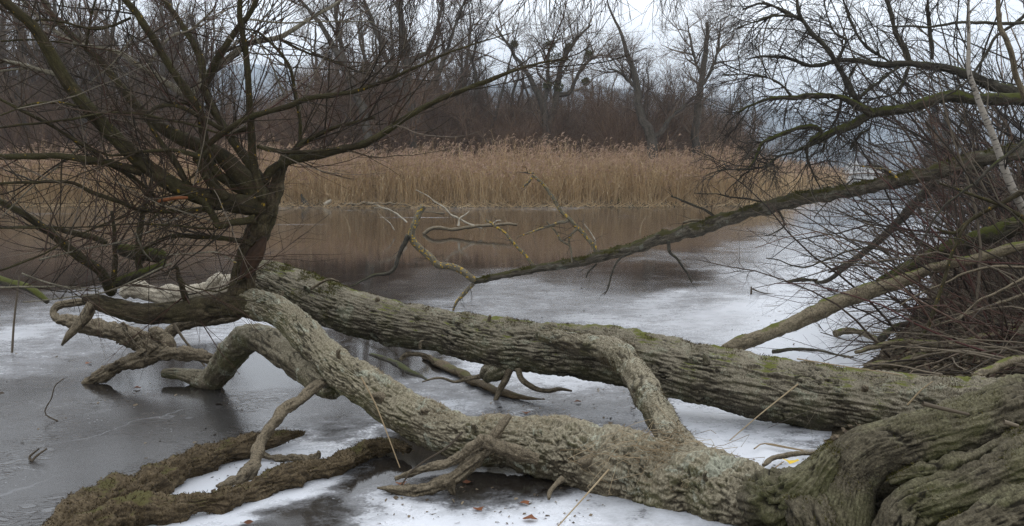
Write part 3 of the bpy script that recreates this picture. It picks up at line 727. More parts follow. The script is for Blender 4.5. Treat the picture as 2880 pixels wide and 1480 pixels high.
mt_tree = own_tree('bare_tree', 'grey spreading many-stemmed bare tree carrying balls of mistletoe', 66,
         [t(2, (1040, 760, 24), (1030, 620, 20), (1010, 520, 18), (960, 420, 14), (900, 320, 10), (820, 200, 7), (780, 120, 3)),
          t(2, (1040, 640, 20), (1075, 540, 18), (1090, 420, 15), (1110, 320, 13), (1150, 240, 10), (1200, 180, 7), (1260, 120, 3)),
          t(2, (1090, 480, 12), (1150, 460, 11), (1190, 380, 9), (1240, 310, 7), (1310, 270, 3)),
          t(2, (1010, 540, 12), (1040, 440, 11), (1040, 340, 9), (1050, 250, 7), (1100, 190, 3))], SP_O, 403, (M['tree_bark'], M['crown_grey']))
own_tree('bare_tree', 'dark mossy willow with bent trunk leaning towards the mistletoe tree', 60,
         [t(2, (1590, 760, 30), (1560, 690, 26), (1520, 620, 22), (1495, 540, 20), (1490, 440, 18), (1470, 340, 14), (1430, 250, 11), (1410, 170, 8), (1370, 90, 6), (1330, -20, 3)),
          t(2, (1560, 700, 14), (1610, 660, 12), (1660, 590, 10), (1718, 540, 7), (1790, 470, 3)),
          t(2, (1490, 460, 10), (1440, 400, 8), (1390, 360, 5), (1340, 350, 3))], SP_O, 404, (M['tree_bark'], M['crown']))
own_tree('bare_tree', 'slender bare tree with a broken dead top at the end of the wood', 64,
         [t(3, (50, 740, 22), (70, 600, 19), (90, 450, 16), (105, 330, 14), (115, 230, 12), (125, 160, 9), (125, 110, 7)),
          t(3, (100, 400, 9), (60, 300, 7), (40, 200, 5), (20, 90, 2)),
          t(3, (95, 440, 9), (150, 340, 7), (180, 240, 5), (190, 120, 3))], SP_O, 405, (M['tree_bark'], M['crown_grey']))
for q, (px, py, r) in enumerate([(1546, 128, .42), (1566, 166, .5), (1600, 133, .3), (1656, 152, .32), (1570, 245, .42), (1540, 240, .3), (1446, 126, .3), (1648, 230, .28)]):
    sg = np.random.default_rng(90 + q); K = 420
    d = sg.normal(size=(K, 3)); d /= np.linalg.norm(d, axis=1)[:, None]; d *= (r * sg.uniform(.2, 1, K) ** .5)[:, None]
    w1 = sg.normal(0, .035, (K, 3)); w2 = sg.normal(0, .06, (K, 3)); c = W(px, py, 66)
    bt = Batch(); bt.add(np.stack([c + d - w1, c + d + w1, c + d + w2], 1), None, np.arange(K)[:, None] * 3 + [0, 1, 2], tint=np.repeat(sg.random(K), 3))
    obj('mistletoe', bt.mesh('mistletoe', False), M['mistletoe'], label='green ball of mistletoe in the crown of the grey many-stemmed tree', cat='mistletoe', group='mistletoe balls in one bare tree')

rg = np.random.default_rng(33)
def wood(n, x0, x1, d0, d1, label, group, s0=.8, s1=1.15):
    for q in range(n):
        d = rg.uniform(d0, d1); px = x0 + (x1 - x0) * (q + rg.uniform(.1, .9)) / n
        plant_tree('bare_tree', PROTO[int(rg.integers(0, 6))], label, at(px, d), rg.uniform(0, 6.28), rg.uniform(s0, s1), group, mirror=rg.random() < .5)
wood(44, -160, 600, 63, 98, 'bare brown tree in the dense wood behind the reeds left of the gap', 'trees of the dense wood', .9, 1.25)
wood(4, 600, 900, 80, 100, 'thin bare tree standing before the blue hill in the gap', 'trees in the gap', .55, .7)
wood(28, 880, 1360, 66, 102, 'bare tree crowded behind the two-trunked tree and the leaning willow', 'trees behind the two-trunked tree', .75, 1.1)
wood(22, 1330, 1800, 68, 110, 'pale bare tree behind the tree with mistletoe', 'trees behind the mistletoe tree', .6, .8)
wood(13, 1780, 2120, 66, 100, 'bare tree near the open end of the reed bed', 'trees at the end of the wood', .5, .72)
for q in range(230):
    px = -150 + 2230 * ((q * 37) % 230 + rg.uniform(.1, .9)) / 230; d = rg.uniform(62.5, 90) + (8 if px > 1850 else 0)
    plant_tree('shrub', SHR[int(rg.integers(0, 4))], 'leafless brown shrub of the thicket between the reeds and the trees', at(px, d), rg.uniform(0, 6.28), rg.uniform(.9, 2.2) * (.75 if 560 < px < 800 or px > 1950 else 1), 'shrubs of the far thicket', cat='shrub')
# farther woods, one mass
def mass(name, label, spots, seed, mt, h=9.0, kt=34, tw=.03):
    sg = np.random.default_rng(seed); bt = Batch()
    for (x, y, s) in spots:
        z = float(ground_z(x, y))
        P = np.array([[[x, y, z - .2], [x + sg.normal(0, .3), y, z + h * s * .5], [x + sg.normal(0, .6), y, z + h * s]]]); R = np.array([[.16, .1, .03]]) * s
        chain_tubes(P, R, 4, bt, rg=sg)
        P1, R1 = spawn(P, R, 14, (.12, .98), 3.2 * s, .75, 4, .12, .15, .06, sg); chain_tubes(P1, R1, 3, bt, rg=sg)
        P2, R2 = spawn(P1, R1, kt // 6, (.1, 1), 1.7 * s, .7, 3, .06, .2, tw, sg); chain_tubes(P2, R2, 3, bt, rg=sg)
        P3, R3 = spawn(P2, R2, 4, (.1, 1), .9 * s, .7, 2, .0, .2, tw * .6, sg); chain_tubes(P3, R3, 3, bt, rg=sg)
    return obj(name, bt.mesh(name, False), mt, label=label, cat='woodland', kind='stuff')
sg = np.random.default_rng(77)
sp = []
for q in range(42):
    px = sg.uniform(-200, 2000); d = sg.uniform(100, 150); x, y, _ = at(px, d)
    sp.append((x, y, sg.uniform(.7, 1.25) * (1.35 if px < 560 else (.55 if px < 900 else .9))))
mass('far_wood', 'hazy mass of bare woodland deeper behind the reed bed', sp, 1, M['crown_grey'])
sp = []
for q in range(46):
    px = sg.uniform(1950, 2620); d = sg.uniform(250, 400); x, y, _ = at(px, d)
    if px > 2230 and d < 620: d = sg.uniform(605, 700); x, y, _ = at(px, d)
    sp.append((x, y, sg.uniform(.7, 1.3) * (2.0 if d > 600 else 1.3)))
mass('far_shore_wood', 'low brown woodland along the distant shore at the end of the ice', sp, 2, M['crown'], tw=.12, kt=24)

# the house on the distant shore
hx, hy, hz_ = at(2395, 640); hz_ += .0
th = thing('house', 'distant white gabled house with a long dark roof on the far shore', 'house', (hx, hy, hz_))
def box_mesh(name, x0, x1, y0, y1, z0, z1):
    V = [(x, y, z) for x in (x0, x1) for y in (y0, y1) for z in (z0, z1)]
    return mesh(name, V, [(0, 1, 3, 2), (4, 6, 7, 5), (0, 4, 5, 1), (2, 3, 7, 6), (0, 2, 6, 4), (1, 5, 7, 3)], smooth=False)
def gable(name, x0, x1, y0, y1, z0, z1, zr):
    xm = (x0 + x1) / 2
    V = [(x0, y0, z0), (x1, y0, z0), (x1, y0, z1), (xm, y0, zr), (x0, y0, z1), (x0, y1, z0), (x1, y1, z0), (x1, y1, z1), (xm, y1, zr), (x0, y1, z1)]
    return mesh(name, V, [(0, 1, 2, 4), (5, 9, 7, 6), (0, 4, 9, 5), (1, 6, 7, 2)], [(4, 2, 3), (9, 8, 7)], smooth=False)
obj('wall', gable('house_gable', hx - 3.5, hx + 3.5, hy - 5, hy + 5, hz_, hz_ + 4.5, hz_ + 9), M['house_wall'], th)
obj('wall', box_mesh('house_wing', hx + 3.6, hx + 20, hy + 0, hy + 9, hz_, hz_ + 6), M['house_wall'], th)
V = [(hx + 3, hy - 1, hz_ + 5.6), (hx + 21, hy - 1, hz_ + 5.6), (hx + 20, hy + 4.5, hz_ + 12), (hx + 4, hy + 4.5, hz_ + 12), (hx + 3, hy + 10, hz_ + 5.6), (hx + 21, hy + 10, hz_ + 5.6)]
rf = obj('roof', mesh('house_roof', V, [(0, 1, 2, 3), (3, 2, 5, 4)], [(0, 3, 4), (1, 5, 2)], False), M['house_roof'], th)
for q in range(3):
    x = hx + 7 + q * 4.6
    obj('roof_window', box_mesh('roof_window', x, x + 1.6, hy + .9, hy + 2.0, hz_ + 8.2, hz_ + 9.4), M['house_glass'], rf)
for x in (-1.6, 1.0):
    obj('window', box_mesh('window', hx + x, hx + x + 1, hy - 5.06, hy - 4.9, hz_ + 2, hz_ + 3.6), M['house_roof'], th)
def conifer(px, d, h, label):
    sg = np.random.default_rng(int(px)); bt = Batch(); K = 1500
    f = sg.uniform(.04, 1, K); an = sg.uniform(0, 6.28, K); rr = (1 - f) * h * .2 * sg.uniform(.35, 1.05, K) + .05
    c = np.stack([np.cos(an) * rr, np.sin(an) * rr, f * h - rr * .25], 1)
    dr = np.stack([np.cos(an), np.sin(an), -.35 + 0 * an], 1) * h * .05; w = np.cross(dr, [0, 0, 1.]) * .35
    bt.add(np.stack([c - dr, c - w, c + w, c + dr], 1), np.arange(K)[:, None] * 4 + [0, 1, 3, 2], tint=np.repeat(sg.random(K), 4))
    tb = Batch(); P = np.array([[[0, 0, -.2], [0, 0, h * .5], [0, 0, h]]]); chain_tubes(P, np.array([[.2, .12, .03]]) * h / 12, 6, tb)
    th = thing('conifer', label, 'tree', at(px, d), absolute=False)
    obj('trunk', tb.mesh('conifer_trunk'), M['twig_dark'], th); obj('crown', bt.mesh('conifer_crown', False), M['conifer'], th)
conifer(2480, 330 * 2, 13, 'small dark conifer beside the distant house')
conifer(2616, 210, 17, 'dark conifer on the right-hand bank beyond the birch, the taller of two')
conifer(2650, 200, 14, 'dark conifer on the right-hand bank beyond the birch, the shorter of two')

# driftwood along the foot of the reeds
def small(name, label, cat, P, R, mt, n=40, m=10, group=None, **kw):
    kw.setdefault('crack', 0.004); kw.setdefault('cf', 30); kw.setdefault('lump', 0.006); kw.setdefault('wob', 0.01)
    return limb(name, P, R, n, m, mt, None, label=label, cat=cat, group=group, **kw)
P, R = on_z(t(2, (1090, 1012, 8), (1180, 1012, 14), (1260, 1016, 13), (1350, 1014, 12), (1420, 1008, 8)), .15)
small('log', 'mossy green log lying along the foot of the reeds', 'log', P, R, M['moss_limb'], lump=.05, seed=3, wob=.1)
P, R = on_z(t(2, (1390, 1020, 10), (1400, 1000, 10), (1380, 985, 6)), .2); P[2, 2] += .5; P[1, 2] += .25
small('stump', 'short mossy stump at the end of the green log', 'stump', P, R, M['moss_limb'], lump=.04, seed=4)
P = np.array([W(865, 578, 55.2), W(852, 560, 55.2), W(848, 546, 55.3)]); small('stump', 'dark leaning snag standing in the ice before the reeds', 'stump', P, np.array([.12, .11, .05]), M['dark_limb'], lump=.04, seed=5)
P = np.array([W(912, 576, 55), W(922, 570, 55), W(932, 564, 55)]); small('log', 'pale sawn log end at the reeds near the dark snag', 'log', P, np.array([.1, .1, .08]), M['bleached'], seed=6)
P = np.array([W(960, 576, 54.6), W(1020, 572, 54.6), W(1085, 573, 54.6), W(1150, 577, 54.5)]); small('branch', 'long thin dead branch lying along the ice edge by the reeds', 'branch', P, np.array([.05, .08, .07, .03]), M['dead'], seed=7, wob=.1)

# ------------------------------------------------------------------ the fallen willow
fw = thing('fallen_willow', 'big fallen willow with gnarled root, bent front trunk and upright shoots', 'tree', G(2380, 1440))
def wlimb(name, P, R, n, m, mt, **kw): return limb(name, P, R, n, m, mt, fw, **kw)
A = [(2400, 1440, 5.0, 112), (2270, 1430, 5.1, 108), (2143, 1420, 5.3, 104), (1990, 1372, 5.55, 108), (1854, 1345, 5.75, 112), (1686, 1299, 5.95, 104), (1519, 1252, 6.15, 82), (1420, 1240, 6.2, 72), (1351, 1240, 6.25, 68), (1240, 1212, 6.35, 66), (1128, 1153, 6.5, 61), (1021, 1086, 6.6, 58), (950, 1035, 6.75, 52), (894, 980, 6.9, 46), (827, 908, 7.1, 45), (771, 868, 7.3, 42), (690, 850, 7.5, 40)]
P, R = full_d(A)
wlimb('trunk', P, R, 640, 170, M['trunk_front'], keep='front', crack=.017, cf=28, lump=.026, lf=4, knots=12, seed=1, stretch=.32)
P, R = full_d([(740, 862, 7.4, 40)] + [q + (d, r) for q, d, r in zip(t(4, (1200, 205), (1000, 237), (800, 252), (640, 240), (520, 205), (430, 180)), (7.5, 7.6, 7.7, 7.8, 7.85, 7.9), (40, 36, 30, 28, 26, 16))])
wlimb('limb', P, R, 150, 54, M['stem'], keep='stemlow', crack=.011, cf=20, lump=.014, seed=2, knots=5)
P, R = ramp_d(t(4, (470, 200, 18), (440, 260, 18), (400, 310, 16), (350, 360, 12), (310, 415, 3)), 7.85, 7.7)
wlimb('splinter', P, R, 50, 18, M['dead'], crack=.008, cf=34, seed=3, stretch=.1)
P, R = ramp_d(t(4, (640, 262, 26), (760, 275, 16), (690, 285, 12), (600, 270, 8)), 7.62, 7.62)
# upright stem
P, R = ramp_d(zt(4, (655, 1230, 118), (662, 1150, 100), (690, 1000, 88), (740, 850, 92), (800, 700, 106), (830, 590, 118), (835, 500, 120), (830, 420, 96)), 7.5, 7.5); R /= ZS
wlimb('stem', P, R, 150, 70, M['stem'], keep='stem', crack=.014, cf=18, lump=.02, knots=8, seed=4, stretch=.3)
P, R = ramp_d(zt(4, (690, 1090, 50), (730, 980, 66), (778, 900, 66), (820, 830, 46), (850, 770, 20)), 7.40, 7.42); R /= ZS
wlimb('scar', P, R, 60, 30, M['wound'], crack=.008, cf=26, lump=.01, seed=5, label='red-brown patch of stripped wood on the stem')
P, R = ramp_d(zt(4, (900, 520, 60), (930, 400, 62), (970, 250, 58), (1010, 140, 46), (1050, 70, 26)), 7.5, 7.55); R /= ZS
wlimb('stub', P, R, 60, 36, M['stem'], crack=.01, cf=20, lump=.016, seed=6)
LIMBS = []
def shoot(pts, d0, d1, mt='limb', n=None, m=14, sd=0):
    P, R = ramp_d(pts, d0, d1)
    LIMBS.append((P, R))
    k = n or int(14 + 5 * len(pts))
    wlimb('limb', P, R, int(k * 1.25), m, M[mt], crack=.0018 if R.max() < .04 else .004, cf=40, lump=min(.004, R.max() * .12), lf=9, seed=20 + len(LIMBS), knots=3, wob=.012)
def sc(pts, f): return [(q[0], q[1], q[2] / f) for q in pts]
T1 = lambda *p: sc(t(1, *p), TS)
T2 = lambda *p: sc(t(2, *p), TS)
T3 = lambda *p: sc(t(3, *p), TS)
Z = lambda k, *p: sc(zt(k, *p), ZS)
shoot(T1((1320, 1030, 60), (1230, 1035, 50), (1050, 1000, 45), (900, 950, 42), (750, 850, 40), (620, 730, 38), (500, 610, 36), (400, 500, 34), (320, 380, 32), (240, 250, 30), (170, 140, 27), (90, 60, 25), (-20, -40, 23)), 7.45, 6.7, m=30)
shoot(T1((1320, 1010, 56), (1220, 890, 50), (1120, 790, 44), (1000, 730, 37), (870, 670, 32), (760, 600, 28), (690, 530, 23), (600, 430, 20), (520, 330, 18), (430, 240, 17), (350, 160, 16), (270, 80, 15), (200, -30, 13)), 7.45, 7.9, m=28)
shoot(T1((1320, 1000, 26), (1280, 820, 22), (1260, 620, 19), (1250, 450, 17), (1232, 250, 15), (1210, 100, 14), (1215, -40, 12)), 7.35, 7.1, m=18)
shoot(T1((1340, 960, 28), (1270, 840, 26), (1190, 730, 24), (1100, 600, 21), (1040, 480, 20), (1020, 350, 20), (1008, 290, 18), (940, 170, 16), (870, 60, 14), (790, -40, 12)), 7.5, 7.9, m=20)
shoot(T1((1035, 420, 22), (1060, 370, 20), (1090, 300, 19), (1150, 200, 17), (1210, 120, 15), (1260, 60, 13), (1310, -40, 12)), 7.72, 7.6, m=16)
shoot(T1((1290, 1000, 30), (1180, 930, 26), (1080, 855, 25), (1040, 750, 24), (1010, 600, 23), (985, 525, 22), (930, 440, 21), (860, 340, 20), (790, 220, 19), (720, 110, 18), (650, 20, 17), (600, -50, 15)), 7.55, 7.2, m=20)
shoot(Z(1, (1600, 860, 30), (1540, 800, 28), (1400, 700, 27), (1250, 610, 25), (1100, 520, 22), (980, 440, 20), (780, 380, 17), (600, 340, 16), (480, 270, 16), (370, 190, 15), (260, 90, 14), (150, -30, 13)), 7.45, 8.0, 'limb_pale', m=14)
shoot(Z(1, (490, 600, 20), (320, 560, 19), (200, 530, 18), (80, 510, 17), (-60, 480, 15)), 6.95, 7.1, 'limb_pale')
shoot(Z(1, (300, 560, 11), (200, 560, 11), (100, 570, 10), (-60, 580, 9)), 7.0, 7.0, 'limb_pale', m=8)
shoot(Z(4, (850, 330, 42), (900, 240, 38), (1000, 165, 34), (1100, 75, 30), (1130, 40, 28)) + Z(2, (1300, 1090, 19), (1480, 1010, 16), (1727, 950, 12)), 7.4, 7.2, m=14)
shoot([(797, 462, 17), (811, 452, 15), (902, 435, 12.5), (1006, 407, 11), (1055, 386, 10), (1150, 324, 9), (1262, 268, 8), (1385, 221, 6), (1519, 176, 3.5), (1603, 168, 1.5)], 7.35, 6.6, m=12)
shoot([(690, 560, 11), (641, 555, 10), (568, 462, 9), (552, 440, 9), (606, 386, 9), (645, 361, 8.5), (693, 334, 8.5), (745, 316, 8), (815, 295, 8), (867, 274, 7.5), (954, 261, 7), (1050, 240, 6), (1161, 195, 4.5), (1273, 145, 3), (1435, 95, 1.5)], 7.4, 6.9, m=12)
shoot(Z(2, (1140, 1190, 18), (1130, 950, 17), (1090, 750, 15), (1050, 560, 14), (980, 440, 12), (880, 330, 11), (790, 260, 9), (690, 235, 6)), 7.35, 7.2, m=9)
shoot(Z(2, (250, 790, 30), (330, 680, 28), (440, 560, 26), (600, 440, 25), (740, 350, 24), (960, 300, 22), (1080, 230, 19), (1220, 150, 16), (1400, 50, 13), (1500, -30, 9)), 7.6, 8.2, 'limb_pale', m=12)
shoot(Z(2, (960, 310, 12), (1190, 420, 11), (1440, 500, 9), (1600, 570, 7), (1727, 560, 4)), 7.95, 8.2, m=8)
shoot(Z(3, (1150, 250, 36), (1000, 215, 34), (850, 180, 32), (700, 150, 30), (500, 130, 28), (250, 120, 26), (-60, 120, 24)), 7.2, 6.9, m=14)
shoot([(700, 575, 13), (601, 581, 10), (573, 588, 9), (504, 595, 8), (434, 596, 7), (382, 591, 6.5), (330, 567, 6), (261, 542, 5.5), (201, 516, 5), (104, 513, 4.5), (-20, 514, 4)], 7.4, 7.0, m=10)
shoot([(720, 617, 14), (693, 622, 12), (651, 626, 10), (613, 631, 10), (596, 602, 9.5), (572, 567, 9.5), (533, 528, 9), (509, 490, 8.5), (485, 445, 8), (452, 398, 7), (430, 365, 6), (405, 330, 5)], 7.35, 7.2, m=10)
shoot([(715, 690, 9), (683, 678, 8), (617, 669, 8), (554, 664, 7.5), (512, 662, 7), (471, 669, 6.5), (417, 692, 5), (395, 712, 4)], 7.4, 7.5, m=9)
shoot(Z(1, (1200, 925, 16), (1240, 880, 15), (1300, 860, 14), (1400, 845, 13), (1560, 850, 12), (1700, 880, 9)), 7.5, 7.7, m=8)
shoot(Z(1, (-40, 1035, 10), (300, 1000, 10), (550, 970, 10), (760, 920, 10), (1000, 915, 10), (1200, 940, 10), (1500, 1000, 9), (1700, 1060, 9), (1900, 1110, 12)), 6.8, 7.3, m=8)
shoot(Z(1, (-40, 950, 7), (200, 860, 8), (350, 830, 9), (500, 830, 10), (620, 855, 12)), 6.8, 6.95, m=8)
shoot(Z(1, (690, 390, 13), (705, 280, 12), (740, 120, 11), (790, -30, 10)), 7.5, 7.4, m=8)
shoot(Z(1, (1190, 560, 16), (1260, 440, 15), (1340, 340, 13), (1420, 280, 12), (1550, 240, 10), (1727, 80, 7)), 7.6, 7.7, 'limb_pale', m=8)
shoot([(-10, 272, 4), (87, 323, 5), (139, 351, 5), (208, 393, 5.5), (261, 420, 6), (306, 460, 6), (347, 483, 6), (417, 532, 5), (459, 584, 4)], 6.8, 7.4, m=8)
shoot(Z(1, (1060, 150, 12), (900, 210, 12), (780, 235, 11), (640, 215, 11), (470, 175, 11), (340, 160, 10), (260, 175, 8)), 7.3, 6.9, m=8)
shoot(T1((1250, 640, 14), (1150, 660, 13), (1010, 590, 12), (880, 530, 9), (790, 540, 9), (750, 580, 8)), 7.4, 7.2, m=8)
shoot(T1((1300, 740, 12), (1420, 760, 12), (1560, 760, 10), (1718, 750, 8)), 7.3, 7.0, m=8)
shoot(T1((1000, 800, 16), (1030, 880, 18), (1080, 950, 20), (1140, 1000, 22)), 7.2, 7.3, m=10)
shoot(T1((1060, 740, 14), (1010, 780, 15), (960, 770, 12), (860, 750, 9), (700, 770, 8), (560, 780, 6), (430, 740, 4)), 7.25, 7.0, m=8)
# second cluster of shoots, on the broken far end
shoot(Z(3, (900, 1200, 50), (870, 1150, 46), (800, 1040, 40), (650, 930, 40), (480, 790, 36), (330, 680, 34), (150, 570, 30), (-40, 470, 28)), 7.9, 7.3, m=16)
shoot(Z(3, (900, 1190, 26), (935, 1000, 24), (930, 820, 19), (930, 700, 16), (915, 560, 11)), 7.95, 8.0, m=10)
shoot(Z(3, (1130, 1030, 32), (1120, 850, 28), (1140, 640, 24), (1190, 430, 18), (1235, 280, 12)), 8.1, 8.1, m=10)
shoot(Z(3, (860, 1190, 46), (980, 1130, 40), (1150, 1070, 38), (1290, 1010, 34), (1330, 960, 20)), 7.95, 8.1, 'moss_limb', m=16)
shoot(Z(3, (960, 860, 40), (1080, 890, 62), (1200, 910, 58), (1290, 930, 62), (1320, 950, 54)), 8.15, 8.2, 'moss_limb', m=22)
shoot(Z(3, (860, 820, 20), (740, 770, 28), (560, 720, 24), (420, 690, 20), (200, 690, 14), (-30, 690, 10)), 8.1, 8.0, m=9)
shoot(Z(3, (1340, 1060, 10), (1420, 1010, 12), (1440, 1090, 20), (1480, 1200, 26), (1500, 1270, 30)), 7.5, 7.6, 'stem', m=9)
P, R = ramp_d(zt(3, (1280, 480, 14), (1350, 465, 16), (1430, 452, 16), (1520, 450, 12)), 7.12, 7.12); R /= ZS
wlimb('shoot', P, R, 30, 10, M['orange'], seed=9, label='bright orange stripped shoot')
# long pale shoots crossing low in front
for q, pts in enumerate([zt(3, (-30, 1040), (400, 880), (560, 790), (900, 640), (1230, 500), (1640, 230)), zt(3, (180, 1290), (560, 1260), (900, 1200), (1380, 985)), zt(3, (0, 1180), (500, 1170), (820, 1190)),
                         zt(3, (1440, 1100), (1560, 1170), (1700, 1195)) + zt(4, (480, 1195), (640, 1110), (740, 1010)), zt(3, (180, 1075), (340, 1130), (560, 1190), (800, 1210)), zt(3, (30, 600), (250, 380), (480, 180), (700, 0)), zt(3, (1200, 640), (1400, 480), (1640, 300), (1900, 100)),
                         zt(4, (40, 910), (300, 905), (470, 900), (620, 975)), zt(3, (1100, 740), (1170, 880), (1240, 960)), zt(3, (0, 700), (700, 690), (1200, 660), (1727, 700)), zt(3, (320, 960), (700, 860), (1060, 780), (1500, 570)),
                         zt(1, (700, 700), (900, 520), (1010, 380), (1080, 280)), zt(1, (0, 340), (300, 330), (700, 380), (1000, 440)), zt(2, (700, 200), (860, 450), (940, 620), (1000, 760)), zt(2, (720, 160), (960, 190), (1300, 180), (1727, 185))]):
    P, _ = ramp_d([p + (1,) for p in pts], 7.0 + .05 * (q % 4), 7.2); R = np.linspace(.0075, .004, len(P))
    if q % 2: R = R[::-1]
    LIMBS.append((P, R))
    wlimb('shoot', P, R, 50, 7, M['limb_pale' if q % 3 else 'limb'], seed=50 + q, wob=.012)
# twigs over all limbs of the willow
rg = np.random.default_rng(8); bt = Batch(); bt2 = Batch()
for P, R in LIMBS:
    C, r, s = spline(P, R, 24)
    k = int(3 + 6.5 * s[-1])
    P1, R1 = spawn(C[None], r[None], k, (.12, 1), 1.15, .75, 8, .045, .085, .0058, rg, side=(0, -.05, .18), fall=.2)
    chain_tubes(P1, R1, 4, bt, rg=rg)
    P2, R2 = spawn(P1, R1, 4, (.15, 1), .45, .55, 4, .03, .10, .0028, rg, fall=.4, taper=.5)
    chain_tubes(P2, R2, 3, bt2, rg=rg)
    P3, R3 = spawn(C[None], r[None], int(k * .9), (.05, 1), .5, 1.0, 5, .04, .12, .0028, rg, side=(0, 0, .1), fall=.2, taper=.5)
    chain_tubes(P3, R3, 3, bt2, rg=rg)
obj('side_shoots', bt.mesh('side_shoots'), M['twig_olive'], fw, kind='stuff')
obj('twigs', bt2.mesh('twigs'), M['twig_olive'], fw, kind='stuff')
# gnarled root plate
def root(P, n, m, sd, **kw):
    P, R = full_d(P); kw.setdefault('crack', .021); kw.setdefault('cf', 26)
    return wlimb('root', P, R, n, m, M['root'], keep='root', lump=.03, lf=6, knots=8, seed=sd, stretch=.13, **kw)
root([(3050, 1105, 5.0, 100), (2880, 1150, 4.95, 88), (2700, 1206, 4.9, 82), (2560, 1240, 4.9, 80), (2450, 1275, 4.9, 84), (2385, 1340, 4.9, 88), (2360, 1430, 4.85, 96), (2350, 1540, 4.8, 104)], 190, 120, 31, ripple=.022)
root([(3050, 1275, 4.6, 84), (2880, 1312, 4.6, 76), (2740, 1372, 4.6, 68), (2640, 1408, 4.62, 66), (2560, 1440, 4.65, 72), (2520, 1530, 4.6, 84)], 170, 100, 32)
root([(3060, 1420, 4.3, 90), (2880, 1450, 4.3, 84), (2740, 1510, 4.3, 80), (2650, 1600, 4.3, 80)], 120, 90, 33)
root([(2900, 1225, 4.75, 30), (2800, 1262, 4.72, 30), (2740, 1300, 4.7, 26), (2660, 1322, 4.72, 26), (2560, 1330, 4.76, 20), (2500, 1350, 4.8, 12)], 90, 40, 34)
root([(2120, 1400, 5.2, 70), (2210, 1400, 4.98, 76), (2270, 1365, 4.85, 62), (2310, 1310, 4.84, 46), (2345, 1262, 4.9, 30)], 130, 80, 35)
root([(2230, 1400, 4.9, 50), (2270, 1440, 4.78, 62), (2290, 1500, 4.72, 66), (2300, 1560, 4.7, 60)], 90, 70, 38)
root([(3050, 1250, 5.1, 120), (2850, 1320, 5.1, 120), (2650, 1380, 5.1, 110), (2450, 1420, 5.1, 100)], 90, 70, 36)
# arching limb in the water, joined to the front trunk
P, R = full_d([q + (d, r / TS) for q, d, r in zip(t(4, (820, 555), (930, 562), (1060, 585), (1135, 500), (1205, 410), (1290, 370), (1390, 420), (1500, 500), (1590, 580), (1680, 640)), (8.9, 8.85, 8.7, 8.4, 8.1, 7.8, 7.5, 7.2, 7.0, 6.85), (22, 36, 62, 72, 78, 72, 78, 80, 74, 60))])
wlimb('limb', P, R, 180, 60, M['trunk_front'], keep='arch', crack=.01, cf=18, lump=.016, knots=5, seed=41)

# ------------------------------------------------------------------ the other fallen trunk
fb = thing('fallen_tree', 'long straight fallen trunk with furrowed bark lying behind the bent willow trunk', 'tree', G(2330, 1220))
B = [(3050, 1180, 6.5, 112), (2880, 1172, 6.75, 106), (2750, 1165, 6.9, 102), (2560, 1150, 7.1, 98), (2340, 1122, 7.3, 95), (2200, 1098, 7.4, 91), (1976, 1054, 7.6, 86), (1742, 1005, 7.9, 80), (1519, 976, 8.2, 71), (1407, 968, 8.35, 71), (1240, 930, 8.6, 60), (1128, 912, 8.8, 62), (960, 868, 9.1, 63), (830, 815, 9.4, 58), (765, 786, 9.5, 52), (700, 765, 9.6, 40)]
P, R = full_d(B)
limb('trunk', P, R, 720, 176, M['trunk_back'], fb, keep='back', crack=.019, cf=33, lump=.018, lf=4, knots=8, seed=60, stretch=.13)
P, R = full_d([(1520, 945, 8.0, 14), (1575, 955, 7.88, 26), (1640, 970, 7.72, 32), (1731, 992, 7.45, 38), (1787, 1053, 7.1, 41), (1832, 1131, 6.75, 42), (1876, 1204, 6.45, 45), (1945, 1285, 6.15, 48), (2020, 1350, 5.8, 46)])
limb('limb', P, R, 170, 64, M['trunk_front'], fb, keep='bridge', crack=.009, cf=20, lump=.016, knots=6, seed=61, stretch=.3)
P, R = full_d([q + (8.3, r / TS) for q, r in zip(t(5, (860, 470), (800, 520), (745, 560), (720, 590)), (70, 66, 52, 26))])
limb('burl', P, R, 50, 50, M['trunk_back'], fb, crack=.012, cf=18, lump=.02, seed=62)
for q, (pts, rr, d) in enumerate([(t(5, (850, 530), (825, 590), (795, 640), (772, 695)), (22, 18, 15, 12), 8.2), (t(5, (885, 530), (905, 585), (970, 630), (1040, 645), (1100, 635), (1160, 645)), (18, 16, 14, 12, 10, 5), 8.15),
                                  (t(5, (720, 565), (640, 580), (570, 600), (500, 580), (410, 600)), (14, 12, 9, 7, 3), 8.3), (t(5, (395, 430), (395, 400), (410, 390)), (10, 9, 4), 8.3),
                                  (zt(4, (1220, 1190), (1290, 1140), (1370, 1105), (1450, 1125)), (8, 8, 7, 4), 9.0), (t(5, (300, 490), (340, 460), (420, 465), (470, 500)), (14, 14, 12, 8), 8.6), (t(4, (1420, 180), (1430, 140)), (10, 6), 9.0)]):
    P = np.array([W(p[0], p[1], d) for p in pts]); R = np.array(rr) / TS * d / FPX
    limb('broken_branch', P, R, 40, 12, M['dead'], fb, seed=63 + q, lump=.003, crack=.002, cf=40, wob=.01)
# bleached barkless end
P, R = full_d([(345, 832, 9.5, 14), (372, 812, 9.5, 26), (430, 826, 9.5, 26), (500, 830, 9.5, 27), (580, 822, 9.5, 30), (660, 800, 9.5, 38), (730, 780, 9.48, 42)])
limb('bleached_end', P, R, 130, 40, M['bleached'], fb, crack=.014, cf=14, lump=.035, lf=6, seed=72, label='pale barkless broken end of the trunk')
P = np.array([W(*q, 9.45) for q in zt(4, (380, 1180), (430, 1130), (500, 1080))]); limb('broken_branch', P, np.array([.04, .05, .045]), 24, 12, M['bleached'], fb, seed=73, lump=.008)

